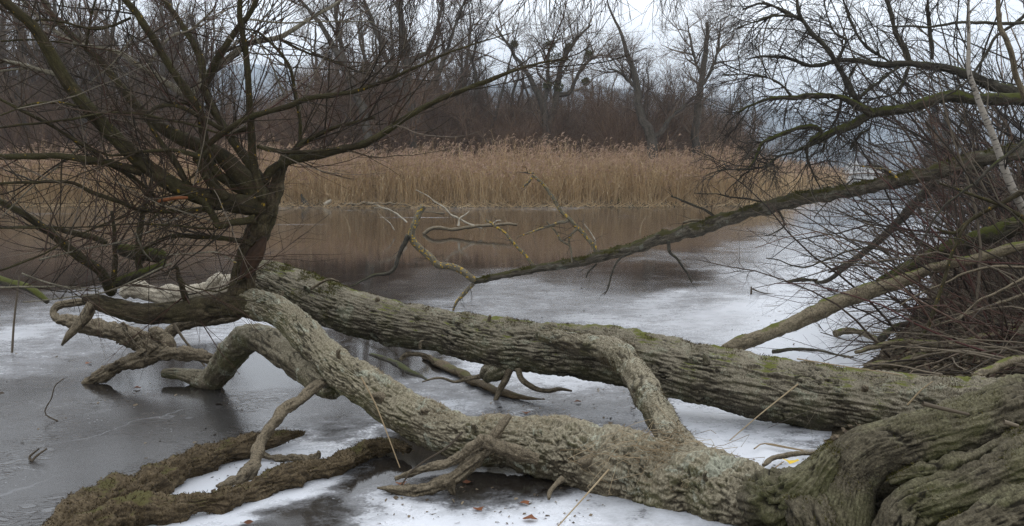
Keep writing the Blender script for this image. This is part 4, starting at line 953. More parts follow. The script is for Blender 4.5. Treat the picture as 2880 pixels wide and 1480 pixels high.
rs = np.random.default_rng(404)
for key, par, mt, spots in (('front', fw, 'trunk_front', (.16, .24, .33, .42, .5, .58, .66, .74)), ('back', fb, 'trunk_back', (.2, .27, .36, .44, .55, .62, .71, .78, .88))):
    Vg = SURF[key][0]
    for f in spots:
        row = int(f * (len(Vg) - 1)); ring = Vg[row]; c = ring.mean(0)
        side_ = np.argsort(-(ring - c) @ np.array([rs.normal(0, .2), -.75, rs.uniform(-.2, 1.0)]))[0]; p0 = ring[side_]; d = (p0 - c); rad = np.linalg.norm(d); d = d / rad + rs.normal(0, .25, 3)
        L = rs.uniform(.03, .09); r0 = rs.uniform(.012, .028)
        limb('stub', np.array([p0 - d * .03, p0 + d * L * .5, p0 + d * L + rs.normal(0, .012, 3)]), np.array([r0 * 1.5, r0, r0 * .6]), 14, 14, M[mt if rs.random() < .5 else 'dead'], par, seed=int(rs.integers(1, 90)), crack=.004, cf=40, lump=.006, lf=14)
# ------------------------------------------------------------------ loose wood lying about
def wood_thing(name, label, lines, mt, n=90, m=26, cat='log', group=None, base=None, thick=1.0, foot=None, **kw):
    th = thing(name, label, cat, base if base is not None else lines[0][0][0] * np.array([1, 1, 0]), group)
    for q, (P, R) in enumerate(lines):
        if q == 0 and foot is not None:            # the butt end bends down to its root in the bank
            P = np.concatenate([P, np.array(foot, float)]); R = np.concatenate([R, np.full(len(foot), R[-1] * 1.1)])
        kk = dict(kw); kk['seed'] = kw.get('seed', 0) + q * 3; R = R * thick
        limb('trunk' if q == 0 else 'limb', P, R, n, m, mt, th, **kk)
    return th
def tz(k, z, *p): return on_z([(q[0], q[1], q[2] / TS) for q in t(k, *p)], z)
def td(k, d0, d1, *p): return ramp_d([(q[0], q[1], q[2] / TS) for q in t(k, *p)], d0, d1)
drift = wood_thing('forked_log', 'forked dark log furred with brown moss lying frozen in the ice', [
    tz(4, .07, (200, 1430, 90), (340, 1330, 100), (480, 1250, 112), (620, 1170, 118), (760, 1105, 104), (900, 1040, 86), (1100, 965, 66), (1300, 905, 54), (1440, 868, 30), (1530, 855, 8)),
    (lambda a, b: (np.concatenate([a[0], b[0]]), np.concatenate([a[1], b[1]])))(tz(4, .06, (260, 1430, 90), (440, 1330, 96), (640, 1270, 92), (820, 1245, 78), (1000, 1215, 68), (1200, 1160, 64), (1400, 1095, 62), (1600, 1035, 58)), tz(5, .06, (0, 1010, 54), (120, 945, 44), (250, 925, 34), (340, 945, 24)))],
    M['mosslog'], n=200, m=70, crack=.014, cf=26, lump=.05, lf=6, seed=80, keep='drift', flat=.9)
wood_thing('dead_branch', 'bleached crooked dead branch propped from the willow trunk down to the forked log', [
    td(4, 6.75, 5.88, (1660, 580, 30), (1600, 620, 30), (1530, 680, 30), (1420, 755, 30), (1350, 850, 30), (1305, 950, 32), (1280, 1030, 44), (1210, 1095, 32), (1100, 1135, 20)),
    td(4, 6.45, 6.35, (1310, 950, 20), (1380, 970, 20), (1450, 985, 19), (1550, 1000, 18), (1590, 985, 17), (1600, 965, 12))], M['dead'], n=110, m=22, cat='branch', crack=.010, cf=34, lump=.024, lf=8, seed=85, stretch=.14, wob=.02, knots=12)
wood_thing('driftwood', 'weathered forked driftwood leaning on the bent willow trunk with a cut stub', [
    td(5, 5.75, 5.75, (180, 1132, 8), (250, 1140, 26), (350, 1145, 37), (500, 1115, 37), (590, 1060, 40), (690, 980, 42), (760, 890, 40), (810, 810, 26), (850, 765, 12)),
    td(5, 5.8, 5.68, (270, 1085, 10), (420, 1040, 20), (560, 1000, 24), (660, 935, 27), (720, 895, 30)),
    td(5, 5.68, 5.8, (715, 895, 32), (800, 920, 34), (900, 962, 36), (985, 985, 34)),
    td(5, 5.75, 5.75, (540, 1090, 34), (560, 1140, 26), (570, 1175, 8))], M['dead'], n=110, m=30, cat='driftwood', crack=.012, cf=34, knots=8, lf=7, lump=.02, seed=90, stretch=.1, keep='ywood')
P, R = td(5, 5.75, 5.6, (1110, 1085, 22), (1080, 1110, 20), (1050, 1150, 18), (1040, 1190, 9))
small('branch_stub', 'short pale snapped branch stub hanging below the bent willow trunk', 'branch', P, R, M['dead'], seed=95)
wood_thing('dead_limb', 'grey dead limb crossing low over the ice with a forked foot', [
    td(4, 8.6, 8.95, (1140, 485, 26), (1050, 475, 30), (950, 465, 33), (850, 462, 36), (760, 470, 42), (680, 490, 38), (600, 515, 36), (520, 560, 35), (430, 610, 22), (395, 630, 10)),
    td(4, 8.75, 9.15, (780, 450, 46), (720, 400, 48), (620, 365, 45), (480, 325, 42), (360, 300, 38), (290, 285, 26), (268, 250, 20), (300, 210, 18), (440, 195, 16)),
    td(4, 8.7, 8.72, (612, 300, 12), (650, 360, 20), (690, 410, 26), (720, 450, 30)),
    td(4, 8.8, 8.9, (800, 460, 42), (840, 420, 34), (800, 360, 40), (760, 370, 36))], M['dead'], n=120, m=36, cat='log', crack=.016, cf=28, knots=10, lump=.03, lf=7, seed=100, base=G(240, 1080))
P, R = td(4, 9.3, 9.4, (840, 370, 26), (880, 330, 34), (950, 298, 34), (1040, 285, 32), (1150, 275, 30), (1240, 230, 26))
small('curved_limb', 'short curved limb arching under the pale broken trunk end', 'log', P, R, M['dead'], n=80, m=26, seed=108, lump=.015)
P, R = tz(5, .03, (430, 470, 26), (520, 520, 32), (620, 570, 34), (720, 620, 34), (850, 660, 28), (940, 678, 16), (1020, 690, 4))
small('sunken_log', 'flat rotten slab of wood frozen in below the furrowed trunk', 'log', P, R, M['mosslog'], n=80, m=26, seed=110, flat=.5, lump=.02)
P, R = tz(5, .0, (150, 460, 14), (260, 500, 22), (350, 550, 24), (440, 590, 10))
small('sunken_log', 'dark wet log half sunk in clear ice between the two trunks', 'log', P, R, M['dark_limb'], n=50, m=18, seed=111, flat=.6)
P, R = ramp_d([(q[0], q[1], q[2] / ZS) for q in zt(3, (-60, 1100, 36), (60, 1135, 36), (180, 1160, 34), (280, 1210, 30), (380, 1290, 22))], 11.0, 10.6)
small('mossy_limb', 'mossy dead limb sunk in the ice under the low willow shoots', 'log', P, R, M['moss_limb'], n=60, m=20, seed=112)

# leaning mossy trunk over the ice
lg = wood_thing('leaning_tree', 'mossy slender trunk fallen out over the ice with bare broken tip', [
    ramp_d([(1334, 792, 12), (1424, 773, 13), (1519, 754, 15), (1630, 738, 17), (1686, 721, 20), (1770, 702, 22), (1854, 672, 25), (1920, 655, 26), (1976, 641, 26), (2060, 610, 26), (2143, 587, 26), (2227, 565, 27), (2311, 549, 27), (2423, 530, 27), (2535, 506, 28), (2646, 480, 30), (2758, 449, 31), (2880, 425, 33), (3080, 380, 36)], 13.6, 10.6)],
    M['lean'], n=300, m=40, thick=.74, foot=[(6.9, 10.5, 2.25), (7.4, 10.5, 1.4), (7.5, 10.5, .2)], cat='tree', crack=.011, cf=20, lump=.028, lf=7, seed=120, keep='lean', base=G(2600, 700, 0.3))
def lb(pts, rr, d, mt='lichen_twig', sd=0):
    P = np.array([W(p[0], p[1], d) for p in pts]); R = np.linspace(rr[0], rr[1], len(P)) * d / FPX
    limb('broken_branch', P, R, 10 * len(P), 8, M[mt], lg, seed=130 + sd, lump=.004, wob=.03); return P, R
LB = [lb([(1334, 790), (1323, 785), (1295, 762), (1234, 740), (1211, 726), (1178, 698), (1157, 665), (1167, 626), (1189, 578)], (10, 9), 13.55, sd=1),
      lb([(1152, 660), (1133, 693), (1118, 730), (1100, 765), (1040, 782), (985, 805)], (8, 2), 13.5, 'dark_limb', 2),
      lb([(1334, 795), (1305, 830), (1285, 850), (1272, 876)], (7, 3), 13.6, sd=3),
      lb(t(2, (1295, 1285), (1250, 1220), (1190, 1150), (1110, 1070), (1060, 990), (1010, 920), (970, 875)), (7, 3.5), 13.0, sd=4),
      lb(t(2, (970, 880), (950, 910), (925, 940)), (3.5, 3), 13.0, sd=5), lb(t(2, (970, 880), (920, 868)), (3, 1), 13.0, sd=6),
      lb(t(2, (1140, 1105), (1050, 1140), (980, 1160), (890, 1192)), (4.5, 1.5), 13.0, sd=7), lb(t(2, (1185, 1150), (1150, 1200), (1155, 1260), (1160, 1320)), (4, 2.5), 13.0, sd=8),
      lb(t(2, (965, 1330), (900, 1260), (850, 1210), (800, 1160), (720, 1105)), (5, 3), 13.2, sd=9), lb(t(2, (1030, 1110), (1080, 1160), (1110, 1210), (1150, 1240)), (2.5, 3), 13.0, sd=10),
      lb([(1882, 680), (1888, 710), (1910, 732), (1942, 790)], (5, 2.5), 12.3, 'dark_limb', 11), lb([(1780, 705), (1740, 740), (1712, 800), (1698, 830)], (3.5, 1.5), 12.6, 'dark_limb', 12),
      lb(t(3, (480, 1060), (505, 1120), (500, 1150), (430, 1190)), (4, 1.5), 11.9, 'dark_limb', 13), lb(t(3, (180, 1110), (100, 1050), (20, 1020), (-60, 990)), (5, 2), 12.2, 'dark_limb', 14), lb(t(3, (430, 1030), (300, 1000), (180, 975), (60, 980)), (3, 1.2), 12.2, 'dark_limb', 15),
      lb(t(3, (1075, 900), (1000, 850), (890, 840)), (6, 2), 11.3, 'dark_limb', 16), lb(t(3, (180, 1130), (80, 1110), (0, 1125)), (5, 3), 12.3, 'dead', 17), lb(t(5, (1290, 0), (1250, 50), (1235, 75)), (3, 2), 12.9, 'dark_limb', 18)]
bt = Batch(); rg = np.random.default_rng(17)
for P, R in LB:
    C, r, s = spline(P, R, 16)
    P1, R1 = spawn(C[None], r[None], 3 + int(s[-1] * 4), (.1, 1), .35, .8, 5, -.02, .2, .005, rg); chain_tubes(P1, R1, 3, bt, rg=rg)
    P2, R2 = spawn(P1, R1, 2, (.3, 1), .14, .8, 3, 0, .2, .003, rg); chain_tubes(P2, R2, 3, bt, rg=rg)
obj('twigs', bt.mesh('twigs'), M['twig_dark'], lg, kind='stuff')

# pale dead branch out in the water
def px_line(pts, d): return np.array([W(p[0], p[1], d) for p in pts])
y0 = G(1240, 660)[1]
wb = thing('dead_branch', 'pale bleached dead branch with forked twigs lying in dark ice before the reeds', 'branch', G(1240, 660))
for q, (pts, r0, r1, mt) in enumerate([(t(2, (415, 1180), (450, 1150), (490, 1145), (560, 1155), (640, 1145), (740, 1132), (885, 1128)), 7, 5, 'dead'), (t(2, (710, 1150), (640, 1125), (560, 1085), (520, 1050), (480, 1020), (430, 985), (370, 955)), 5, 1.5, 'bleached'),
                         (t(2, (590, 1140), (595, 1105), (620, 1085), (645, 1062)), 5, 2, 'bleached'), (t(2, (520, 1075), (450, 1070), (380, 1060)), 3, 2, 'dead'), (t(2, (330, 1120), (270, 1070), (230, 1050), (165, 1048)), 4, 1.5, 'bleached'), (t(2, (270, 1162), (240, 1120), (190, 1080)), 3, 1, 'bleached'),
                         (t(2, (760, 1130), (775, 1112), (805, 1105)), 3, 2, 'bleached'), (t(2, (230, 1055), (130, 1015)), 2.5, 1, 'bleached'), (t(2, (1280, 1215), (1250, 1165), (1220, 1128)), 3.5, 2, 'bleached')]):
    d = y0 if q < 8 else G(1676, 680)[1]
    P = px_line(pts, d); R = np.linspace(r0, r1, len(P)) * (.62 if q else .8) * d / FPX
    if q == 8:
        obj_ = small('stick', 'short pale stick poking slanted out of the ice by the lichened twig', 'stick', P, R, M['bleached'], seed=9)
    else:
        limb('trunk' if q == 0 else 'broken_branch', P, R, 12 * len(P), 9, M[mt], wb, seed=150 + q, lump=.012, wob=.03)

# ------------------------------------------------------------------ wood on the right-hand bank
wood_thing('leaning_pole', 'smooth bare grey trunk leaning from the brush on to the ice', [
    ramp_d([(2015, 1000, 14), (2060, 974, 19), (2143, 945, 20), (2255, 899, 22), (2367, 845, 23), (2451, 818, 22), (2535, 792, 18), (2618, 757, 15), (2702, 737, 14), (2800, 712, 14), (2900, 685, 14), (3050, 650, 15)], 10.4, 9.2)], M['pole'], n=190, m=30, foot=[(6.1, 9.1, 1.4), (6.5, 9.1, .9), (6.6, 9.1, .2)], cat='tree', lump=.018, lf=6, crack=.004, cf=26, knots=6, seed=160, base=G(2030, 985))
wood_thing('mossy_log', 'thick mossy trunk slanting down through the brush behind the bare grey pole', [
    ramp_d([(2470, 800, 14), (2552, 758, 21), (2640, 715, 23), (2710, 684, 24), (2800, 655, 25), (2900, 620, 26), (3080, 570, 28)], 10.8, 9.8)], M['moss_limb'], n=120, m=28, foot=[(6.5, 9.8, 1.5), (6.85, 9.8, .9), (6.95, 9.8, .2)], cat='tree', lump=.025, lf=7, crack=.01, cf=20, seed=165, base=G(2700, 800, .3))
def zz5(*p): return [(2100 + q[0] / 2.214, 350 + q[1] / 2.214) + tuple(q[2:]) for q in p]
wood_thing('dead_branch', 'dark dead branch slanting out of the red brush on to white ice', [
    ramp_d(zz5((430, 985, 4), (500, 975, 6), (590, 910, 7), (700, 820, 9), (830, 715, 10), (950, 600, 12), (1060, 480, 13), (1180, 360, 14)), 17.0, 14.5), ramp_d(zz5((255, 985, 3), (330, 970, 5), (440, 970, 4)), 17.0, 17.0), ramp_d(zz5((510, 922, 3), (600, 880, 5), (690, 820, 5)), 16.9, 16.6)], M['dark_limb'], n=80, m=14, cat='branch', lump=.012, seed=170, base=G(2320, 795))
# overhanging tree rooted in the bank outside the view
ov = thing('overhanging_tree', 'dark mossy tree reaching bare arching limbs out over the ice', 'tree', at(3190, 12.0))
def ol(pts, d0, d1, mt, n=60, m=14, name='limb', sd=0):
    P, R = ramp_d([(p[0], p[1], p[2] / TS) for p in pts], d0, d1)
    limb(name, P, R, n, m, M[mt], ov, seed=180 + sd, lump=.012, crack=.006, cf=24, wob=.02)
    return P, R
X0 = at(3190, 12.0)
P = np.array([[X0[0], X0[1], X0[2] - .3], [X0[0] - .05, X0[1], 1.4], [X0[0] - .1, X0[1], 2.6], [X0[0] + .1, X0[1], 4.2], [X0[0] - .2, X0[1], 6.2], [X0[0] - .1, X0[1], 8.5]])
limb('trunk', P, np.array([.34, .28, .25, .2, .15, .08]), 90, 26, M['moss_limb'], ov, crack=.012, cf=18, lump=.02, seed=179)
OL = [ol(t(3, (2270, 480, 34), (1950, 500, 32), (1718, 500, 31), (1500, 502, 30), (1350, 490, 29), (1200, 522, 27), (1050, 560, 26), (960, 570, 24), (850, 625, 21), (720, 685, 19), (630, 728, 14)), 12.0, 11.8, 'moss_limb', 150, 26, sd=1),
      ol(t(3, (960, 572, 20), (880, 525, 17), (800, 490, 16), (700, 485, 15), (580, 490, 13), (450, 495, 10), (340, 535, 6), (280, 570, 3)), 11.8, 11.6, 'moss_limb', 80, 14, sd=2),
      ol(t(3, (890, 530, 16), (830, 420, 15), (780, 340, 14), (720, 240, 13), (640, 150, 12), (580, 60, 10), (570, -60, 8)), 11.8, 12.0, 'dark_limb', 80, 14, sd=3),
      ol(t(3, (2270, 300, 30), (1900, 480, 28), (1600, 450, 27), (1500, 405, 25), (1350, 350, 22), (1200, 325, 18), (1050, 325, 15), (900, 310, 13), (780, 305, 12), (650, 325, 10), (520, 290, 8), (400, 285, 6), (320, 300, 3)), 12.3, 12.4, 'dark_limb', 130, 16, sd=4),
      ol(t(3, (1145, 325, 14), (1090, 200, 13), (1050, 80, 12), (1010, -50, 10)), 12.4, 12.6, 'dark_limb', 50, 10, sd=5),
      ol(t(3, (1255, 300, 12), (1245, 200, 11), (1240, 100, 9), (1230, -40, 8)), 12.4, 12.6, 'dark_limb', 50, 10, sd=6),
      ol(t(3, (640, 725, 12), (690, 665, 13), (640, 640, 13), (560, 655, 12), (480, 680, 11), (400, 720, 10), (370, 790, 7), (330, 850, 4)), 11.7, 11.5, 'moss_limb', 80, 12, sd=7),
      ol(t(3, (640, 730, 10), (560, 760, 9), (480, 790, 8), (430, 830, 7), (330, 850, 5), (200, 860, 4), (100, 890, 2)), 11.7, 11.5, 'dark_limb', 70, 10, sd=8),
      ol(t(3, (1140, 340, 9), (1110, 410, 9), (1070, 470, 8), (980, 490, 6), (900, 520, 4)), 12.3, 12.0, 'dark_limb', 50, 8, sd=9),
      ol(t(3, (880, 325, 7), (840, 400, 7), (800, 500, 7), (770, 600, 6), (720, 720, 5), (690, 780, 3)), 12.2, 12.2, 'dark_limb', 50, 8, sd=10),
      ol(t(3, (545, 480, 8), (500, 430, 7), (420, 390, 6), (320, 375, 5), (200, 380, 3)), 11.65, 11.5, 'dark_limb', 50, 8, sd=11),
      ol(t(3, (950, 600, 9), (940, 650, 8), (890, 680, 7), (840, 760, 4)), 11.8, 11.8, 'dark_limb', 40, 8, sd=12),
      ol(t(3, (620, 730, 10), (630, 800, 8), (660, 880, 6), (690, 940, 3)), 11.7, 11.7, 'dark_limb', 40, 8, sd=13),
      ol(t(3, (580, 90, 9), (500, 50, 8), (400, 20, 6), (300, 50, 4)), 12.0, 11.9, 'dark_limb', 40, 8, sd=14),
      ol(t(3, (590, 90, 9), (480, 80, 8), (380, 110, 6), (280, 140, 3)), 12.0, 11.8, 'dark_limb', 40, 8, sd=15),
      ol(t(3, (1080, 340, 10), (980, 420, 9), (900, 490, 8), (860, 540, 6)), 12.3, 11.9, 'dark_limb', 40, 8, sd=16),
      ol(t(3, (1060, 320, 9), (980, 270, 8), (900, 200, 7), (850, 110, 6), (790, -30, 4)), 12.4, 12.5, 'dark_limb', 40, 8, sd=17),
      ol(t(3, (780, 300, 8), (820, 200, 7), (760, 150, 6), (700, -30, 4)), 12.2, 12.5, 'dark_limb', 40, 8, sd=18)]
# one long limb that passes over the top of the view and lets its twigs hang down
hi = [(X0[0] - .2, X0[1], 6.0), (5.6, 11.6, 6.1), (4.2, 11.0, 5.8), (2.8, 10.4, 4.8), (1.6, 10.0, 4.1), (.6, 9.8, 3.85), (-.5, 9.7, 3.8), (-1.3, 9.6, 3.75)]
Ph = np.array(hi); Rh = np.array([.1, .085, .07, .055, .04, .026, .014, .006])
limb('limb', Ph, Rh, 110, 12, M['dark_limb'], ov, seed=199, lump=.008, wob=.03)
rg = np.random.default_rng(41); bt = Batch()
for q, (P, R) in enumerate(OL):
    C, r, s = spline(P, R, 24); vis = (.3, 1) if q in (0, 3) else (.08, 1)
    P1, R1 = spawn(C[None], r[None], 5 + int(s[-1] * (8 if q in (0, 3) else 13 if q in (1, 6, 7, 10) else 9)), vis, .8, .85, 7, -.03, .2, .008, rg, fall=.25); chain_tubes(P1, R1, 4, bt, rg=rg)
    P2, R2 = spawn(P1, R1, 6, (.12, 1), .45, .7, 5, -.12, .2, .0045, rg, taper=.5); chain_tubes(P2, R2, 3, bt, rg=rg)
    P3, R3 = spawn(P2, R2, 4, (.15, 1), .2, .6, 3, -.12, .22, .0034, rg, taper=.6); chain_tubes(P3, R3, 3, bt, rg=rg)
C, r, s = spline(Ph, Rh, 24)
P1, R1 = spawn(C[None], r[None], 60, (.42, .97), .9, .9, 6, -.22, .2, .0085, rg, fall=.1); chain_tubes(P1, R1, 4, bt, rg=rg)
P2, R2 = spawn(P1, R1, 7, (.15, 1), .5, .7, 6, -.35, .16, .0066, rg, taper=.6, fall=.1); chain_tubes(P2, R2, 3, bt, rg=rg)
P3, R3 = spawn(P2, R2, 3, (.2, 1), .22, .7, 3, -.25, .25, .0045, rg, taper=.7); chain_tubes(P3, R3, 3, bt, rg=rg)
obj('twigs', bt.mesh('twigs'), M['twig_dark'], ov, kind='stuff')

# birch
bi = thing('birch', 'slender white birch stem rising through the red brush', 'tree', at(2960, 9.6))
bp = [(q[0], q[1], r / TS) for q, r in zip(t(3, (1440, -60), (1438, 30), (1440, 200), (1440, 350), (1470, 450), (1510, 560), (1560, 680), (1620, 850), (1670, 970), (1730, 1080), (1800, 1220)), (6, 7, 9, 11, 13, 15, 16, 18, 20, 21, 22))]
P, R = ramp_d(bp[::-1], 9.6, 9.6); P = np.concatenate([[np.array(at(2980, 9.6)) - [0, 0, .1]], P]); R = np.concatenate([[R[0] * 1.2], R])
limb('trunk', P, R, 130, 16, M['birch'], bi, seed=210, lump=.003)
bt = Batch(); C, r, s = spline(P, R, 30); P1, R1 = spawn(C[None], r[None], 12, (.45, 1), .9, .8, 6, .03, .12, .008, rg); chain_tubes(P1, R1, 4, bt); P2, R2 = spawn(P1, R1, 4, (.2, 1), .4, .7, 4, -.05, .15, .004, rg); chain_tubes(P2, R2, 3, bt)
obj('twigs', bt.mesh('twigs'), M['twig_dark'], bi, kind='stuff')

# red-stemmed shrubs leaning out from the bank
def bank_shrub(label, px, d, n, L, dirx, tilt, seed, r0=.012, name='shrub', mt='twig_red', sub=(5, 4), group=None, spread=.5, up=-.03):
    sg = np.random.default_rng(seed)
    b = np.array(at(px, d)); th = thing(name, label, 'shrub', b, group, absolute=False)
    an = sg.normal(dirx, spread * 1.7, n); tl = np.clip(sg.normal(tilt, .36, n), .05, 1.45); up = up + sg.normal(0, .05, n); ln = L * sg.uniform(.6, 1.2, n)
    dr = np.stack([np.cos(an) * np.sin(tl), np.sin(an) * np.sin(tl), np.cos(tl)], 1)
    m = 9; P = np.zeros((n, m, 3)); P[:, 0] = np.stack([sg.normal(0, .5, n), sg.normal(0, .6, n), np.full(n, -.08)], 1)
    for j in range(1, m):
        dr = dr + sg.normal(0, .12 + .02 * L, (n, 3)); dr[:, 2] += up; dr[:, 0] -= .05; dr /= np.linalg.norm(dr, axis=1)[:, None]
        P[:, j] = P[:, j - 1] + dr * (ln / (m - 1))[:, None]
    R = r0 * sg.uniform(.6, 1.3, n)[:, None] * np.linspace(1, .3, m)[None, :]
    for q in range(n):
        b2 = Batch(); chain_tubes(P[q:q + 1], R[q:q + 1], 6, b2, rg=sg)
        obj('stem', b2.mesh('shrub_stem'), M[mt], th)
    bt = Batch()
    P1, R1 = spawn(P, R, sub[0] + 2, (.15, 1), L * .32, .8, 6, .02, .16, .0045, sg); chain_tubes(P1, R1, 3, bt, rg=sg)
    P2, R2 = spawn(P1, R1, sub[1] + 1, (.1, 1), min(.35, L * .13), .75, 3, .03, .2, .0026, sg, taper=.6); chain_tubes(P2, R2, 3, bt, rg=sg)
    obj('twigs', bt.mesh('shrub_twigs'), M[mt], th, kind='stuff')
PI = math.pi
bank_shrub('dense red-twigged shrub on the bank in front of the birch', 2900, 9.0, 22, 2.3, PI * .95, .75, 1)
bank_shrub('red-twigged shrub spilling down over the bare grey pole', 2780, 10.8, 22, 2.4, PI * .98, .85, 2)
bank_shrub('reddish shrub with long arching stems hanging over the mossy slanting trunk', 2980, 11.5, 20, 3.2, PI, .62, 3)
bank_shrub('tall red-brown shrub reaching up behind the birch to the sky', 3020, 12.6, 24, 4.6, PI * .97, .45, 4, r0=.018, up=-.015)
bank_shrub('red shrub farther along the shore beyond the dark slanting branch', 2760, 16, 26, 3.2, PI, .7, 5, r0=.014)
bank_shrub('red shrub far along the shore above the white ice', 2800, 22, 26, 3.6, PI, .65, 6, r0=.018)
bank_shrub('low tangled shrub on the bank just behind the furrowed trunk', 2900, 8.6, 8, 1.3, PI, .9, 7, r0=.009, mt='brush')
bank_shrub('brown arching shrub at the bank edge with the longest stems', 3060, 9.2, 16, 3.4, PI * .98, .5, 8, r0=.014, mt='brush', up=-.02)
bank_shrub('tall dark tangled shrub closing the bank under the mossy overhanging limb', 3090, 14.5, 30, 6.2, PI * .95, .28, 9, r0=.024, mt='twig_dark', up=0, sub=(7, 5))
bank_shrub('tall dark shrub deep behind the birch', 3000, 18, 30, 6.5, PI * .9, .3, 10, r0=.026, mt='twig_dark', up=0, sub=(7, 5))
bank_shrub('dark bushy shrub far behind on the right-hand bank', 2850, 30, 30, 6.5, PI * .9, .35, 11, r0=.034, mt='thicket', up=0, sub=(6, 5))
bank_shrub('grey-brown shrub far down the right-hand shore', 2790, 44, 30, 6.5, PI * .9, .4, 12, r0=.04, mt='thicket', up=0, sub=(6, 5))
bank_shrub('fine-twigged red shrub crowding round the birch stem', 2860, 9.9, 20, 2.6, PI * .9, .5, 13, r0=.011, sub=(6, 5))
bank_shrub('brown tangled shrub between the mossy leaning trunk and the grey pole', 2840, 11.2, 20, 2.2, PI, .95, 14, r0=.010, mt='brush', sub=(6, 5))
bank_shrub('dark thin-stemmed shrub rising above the overhanging limb at the bank', 2960, 13.5, 26, 5.4, PI * .95, .4, 15, r0=.018, mt='twig_dark', up=0, sub=(7, 6))
# long arching stems read off the photograph
for q, (pts, r0, r1, d) in enumerate([(zz5((1900, 330), (1700, 430), (1530, 520), (1400, 600), (1300, 680), (1210, 660), (1170, 640)), 9, 2.5, 9.5), (zz5((1190, 360), (1300, 395), (1420, 440), (1560, 500), (1700, 560), (1850, 640)), 3, 7, 9.4), (zz5((1080, 1330), (1160, 1160), (1230, 960), (1330, 700), (1420, 560)), 6.5, 4, 8.8),
        (zz5((120, 840), (200, 850), (340, 885), (440, 860), (540, 820), (640, 770), (780, 765), (880, 800), (930, 880)), 1.6, 3.2, 11), (zz5((340, 805), (500, 830), (700, 860), (900, 850)), 1, 2.4, 11), (zz5((670, 255), (780, 270), (880, 300), (940, 345)), 1.5, 4, 10.9),
        (zz5((1727, 880), (1500, 900), (1300, 960), (1100, 1040), (950, 1130)), 5, 2, 9.0), (zz5((1900, 1010), (1600, 1100), (1350, 1190), (1150, 1260)), 6, 2.5, 8.8), (zz5((1900, 860), (1650, 990), (1450, 1100), (1300, 1230)), 5, 2.5, 8.6), (t(3, (1850, 60), (1718, 110), (1500, 105), (1300, 130), (1150, 135), (1000, 120)), 6, 2, 10.2),
        (t(3, (1900, 700), (1718, 470), (1640, 250), (1600, 100), (1580, -40)), 9, 6, 8.6), (t(3, (1800, 20), (1600, 180), (1450, 380), (1300, 520), (1180, 580)), 5, 2, 10.4), (zz5((1727, 100), (1450, 330), (1250, 500), (1100, 700), (1000, 900)), 5, 1.6, 9.2)]):
    P = np.array([W(p[0], p[1], d) for p in pts]); R = np.linspace(r0, r1, len(P)) * d / FPX
    labs = ['thick olive stem arching down over the mossy slanting trunk', 'olive branch running down out of the brush under the leaning mossy trunk', 'straight grey stick standing slanted in the brush behind the furrowed trunk', 'thin long twig reaching out low over white ice with upturned tip', 'thin straight twig reaching out just above the ice', 'pale twig pointing out above the leaning mossy trunk',
            'bent brown stem sagging through the brush pile', 'thin stem lying across the leaf litter of the bank', 'brown stem slanting down to the litter through the brush', 'long level stem crossing in front of the sky near the birch top', 'straight brown stem rising beside the birch out of view', 'fine brown stem curving down across the birch', 'fine red-brown stem curving down in front of the mossy trunk']
    small('stem', labs[q], 'branch', P, R, M['limb' if q in (0, 1, 2) else 'dead' if q in (6, 7, 8, 10) else 'lichen_twig' if q == 5 else 'dark_limb'], n=60, m=8, lump=.001, crack=0, wob=.03, seed=220 + q)

# branches fallen on the bank
for q, (pts, r0, r1, z, lab, mt) in enumerate([
        (t(6, (770, 352), (830, 345), (900, 352), (960, 375), (1010, 405)), 11, 7, .06, 'curved grey branch lying on white ice at the edge of the bank', 'pole'),
        (t(6, (870, 445), (1000, 412), (1150, 395), (1300, 412), (1420, 402), (1520, 380), (1620, 358), (1800, 345)), 6, 16, .34, 'long curved branch with orange stripped bark lying on the bank', 'pole'),
        (t(6, (940, 520), (1100, 498), (1200, 470), (1320, 458), (1450, 450)), 12, 8, .2, 'thick grey branch on the bank just behind the furrowed trunk', 'pole'),
        (t(6, (1480, 582), (1600, 515), (1700, 492), (1850, 470)), 12, 14, .42, 'grey sawn branch on the leaf litter beside the furrowed trunk', 'pole'),
        (t(6, (1000, 380), (1060, 330), (1180, 290), (1280, 268), (1400, 265)), 11, 5, .3, 'dark forked branch at the edge of the leaf litter', 'dark_limb'),
        (t(6, (460, 442), (560, 436), (660, 440), (760, 460), (860, 472)), 5, 2.5, .12, 'thin dark twig lying over white ice behind the furrowed trunk', 'dark_limb'),
        (t(6, (1200, 440), (1400, 438), (1600, 432), (1800, 425)), 3.5, 3.5, .42, 'straight thin pole lying level across the leaf litter', 'dead'),
        (t(6, (1380, 265), (1500, 280), (1718, 318), (1800, 330)), 4, 6, .4, 'olive pole lying on the litter under the brush', 'pole')]):
    P = np.array([G(p[0], p[1], z) for p in pts]); P[:, 2] = np.maximum(z, ground_z(P[:, 0], P[:, 1]) + .03)
    R = np.linspace(r0, r1, len(P)) * P[:, 1] / FPX
    small('fallen_branch', lab, 'branch', P, R, M[mt], n=90, m=14, lump=.007, seed=240 + q, wob=.02)
P = np.array([G(*p, .36) for p in t(6, (1410, 403), (1470, 392), (1540, 372), (1620, 357))]); R = np.array([15, 16.4, 16.8, 17]) / 1.0 * P[:, 1] / FPX

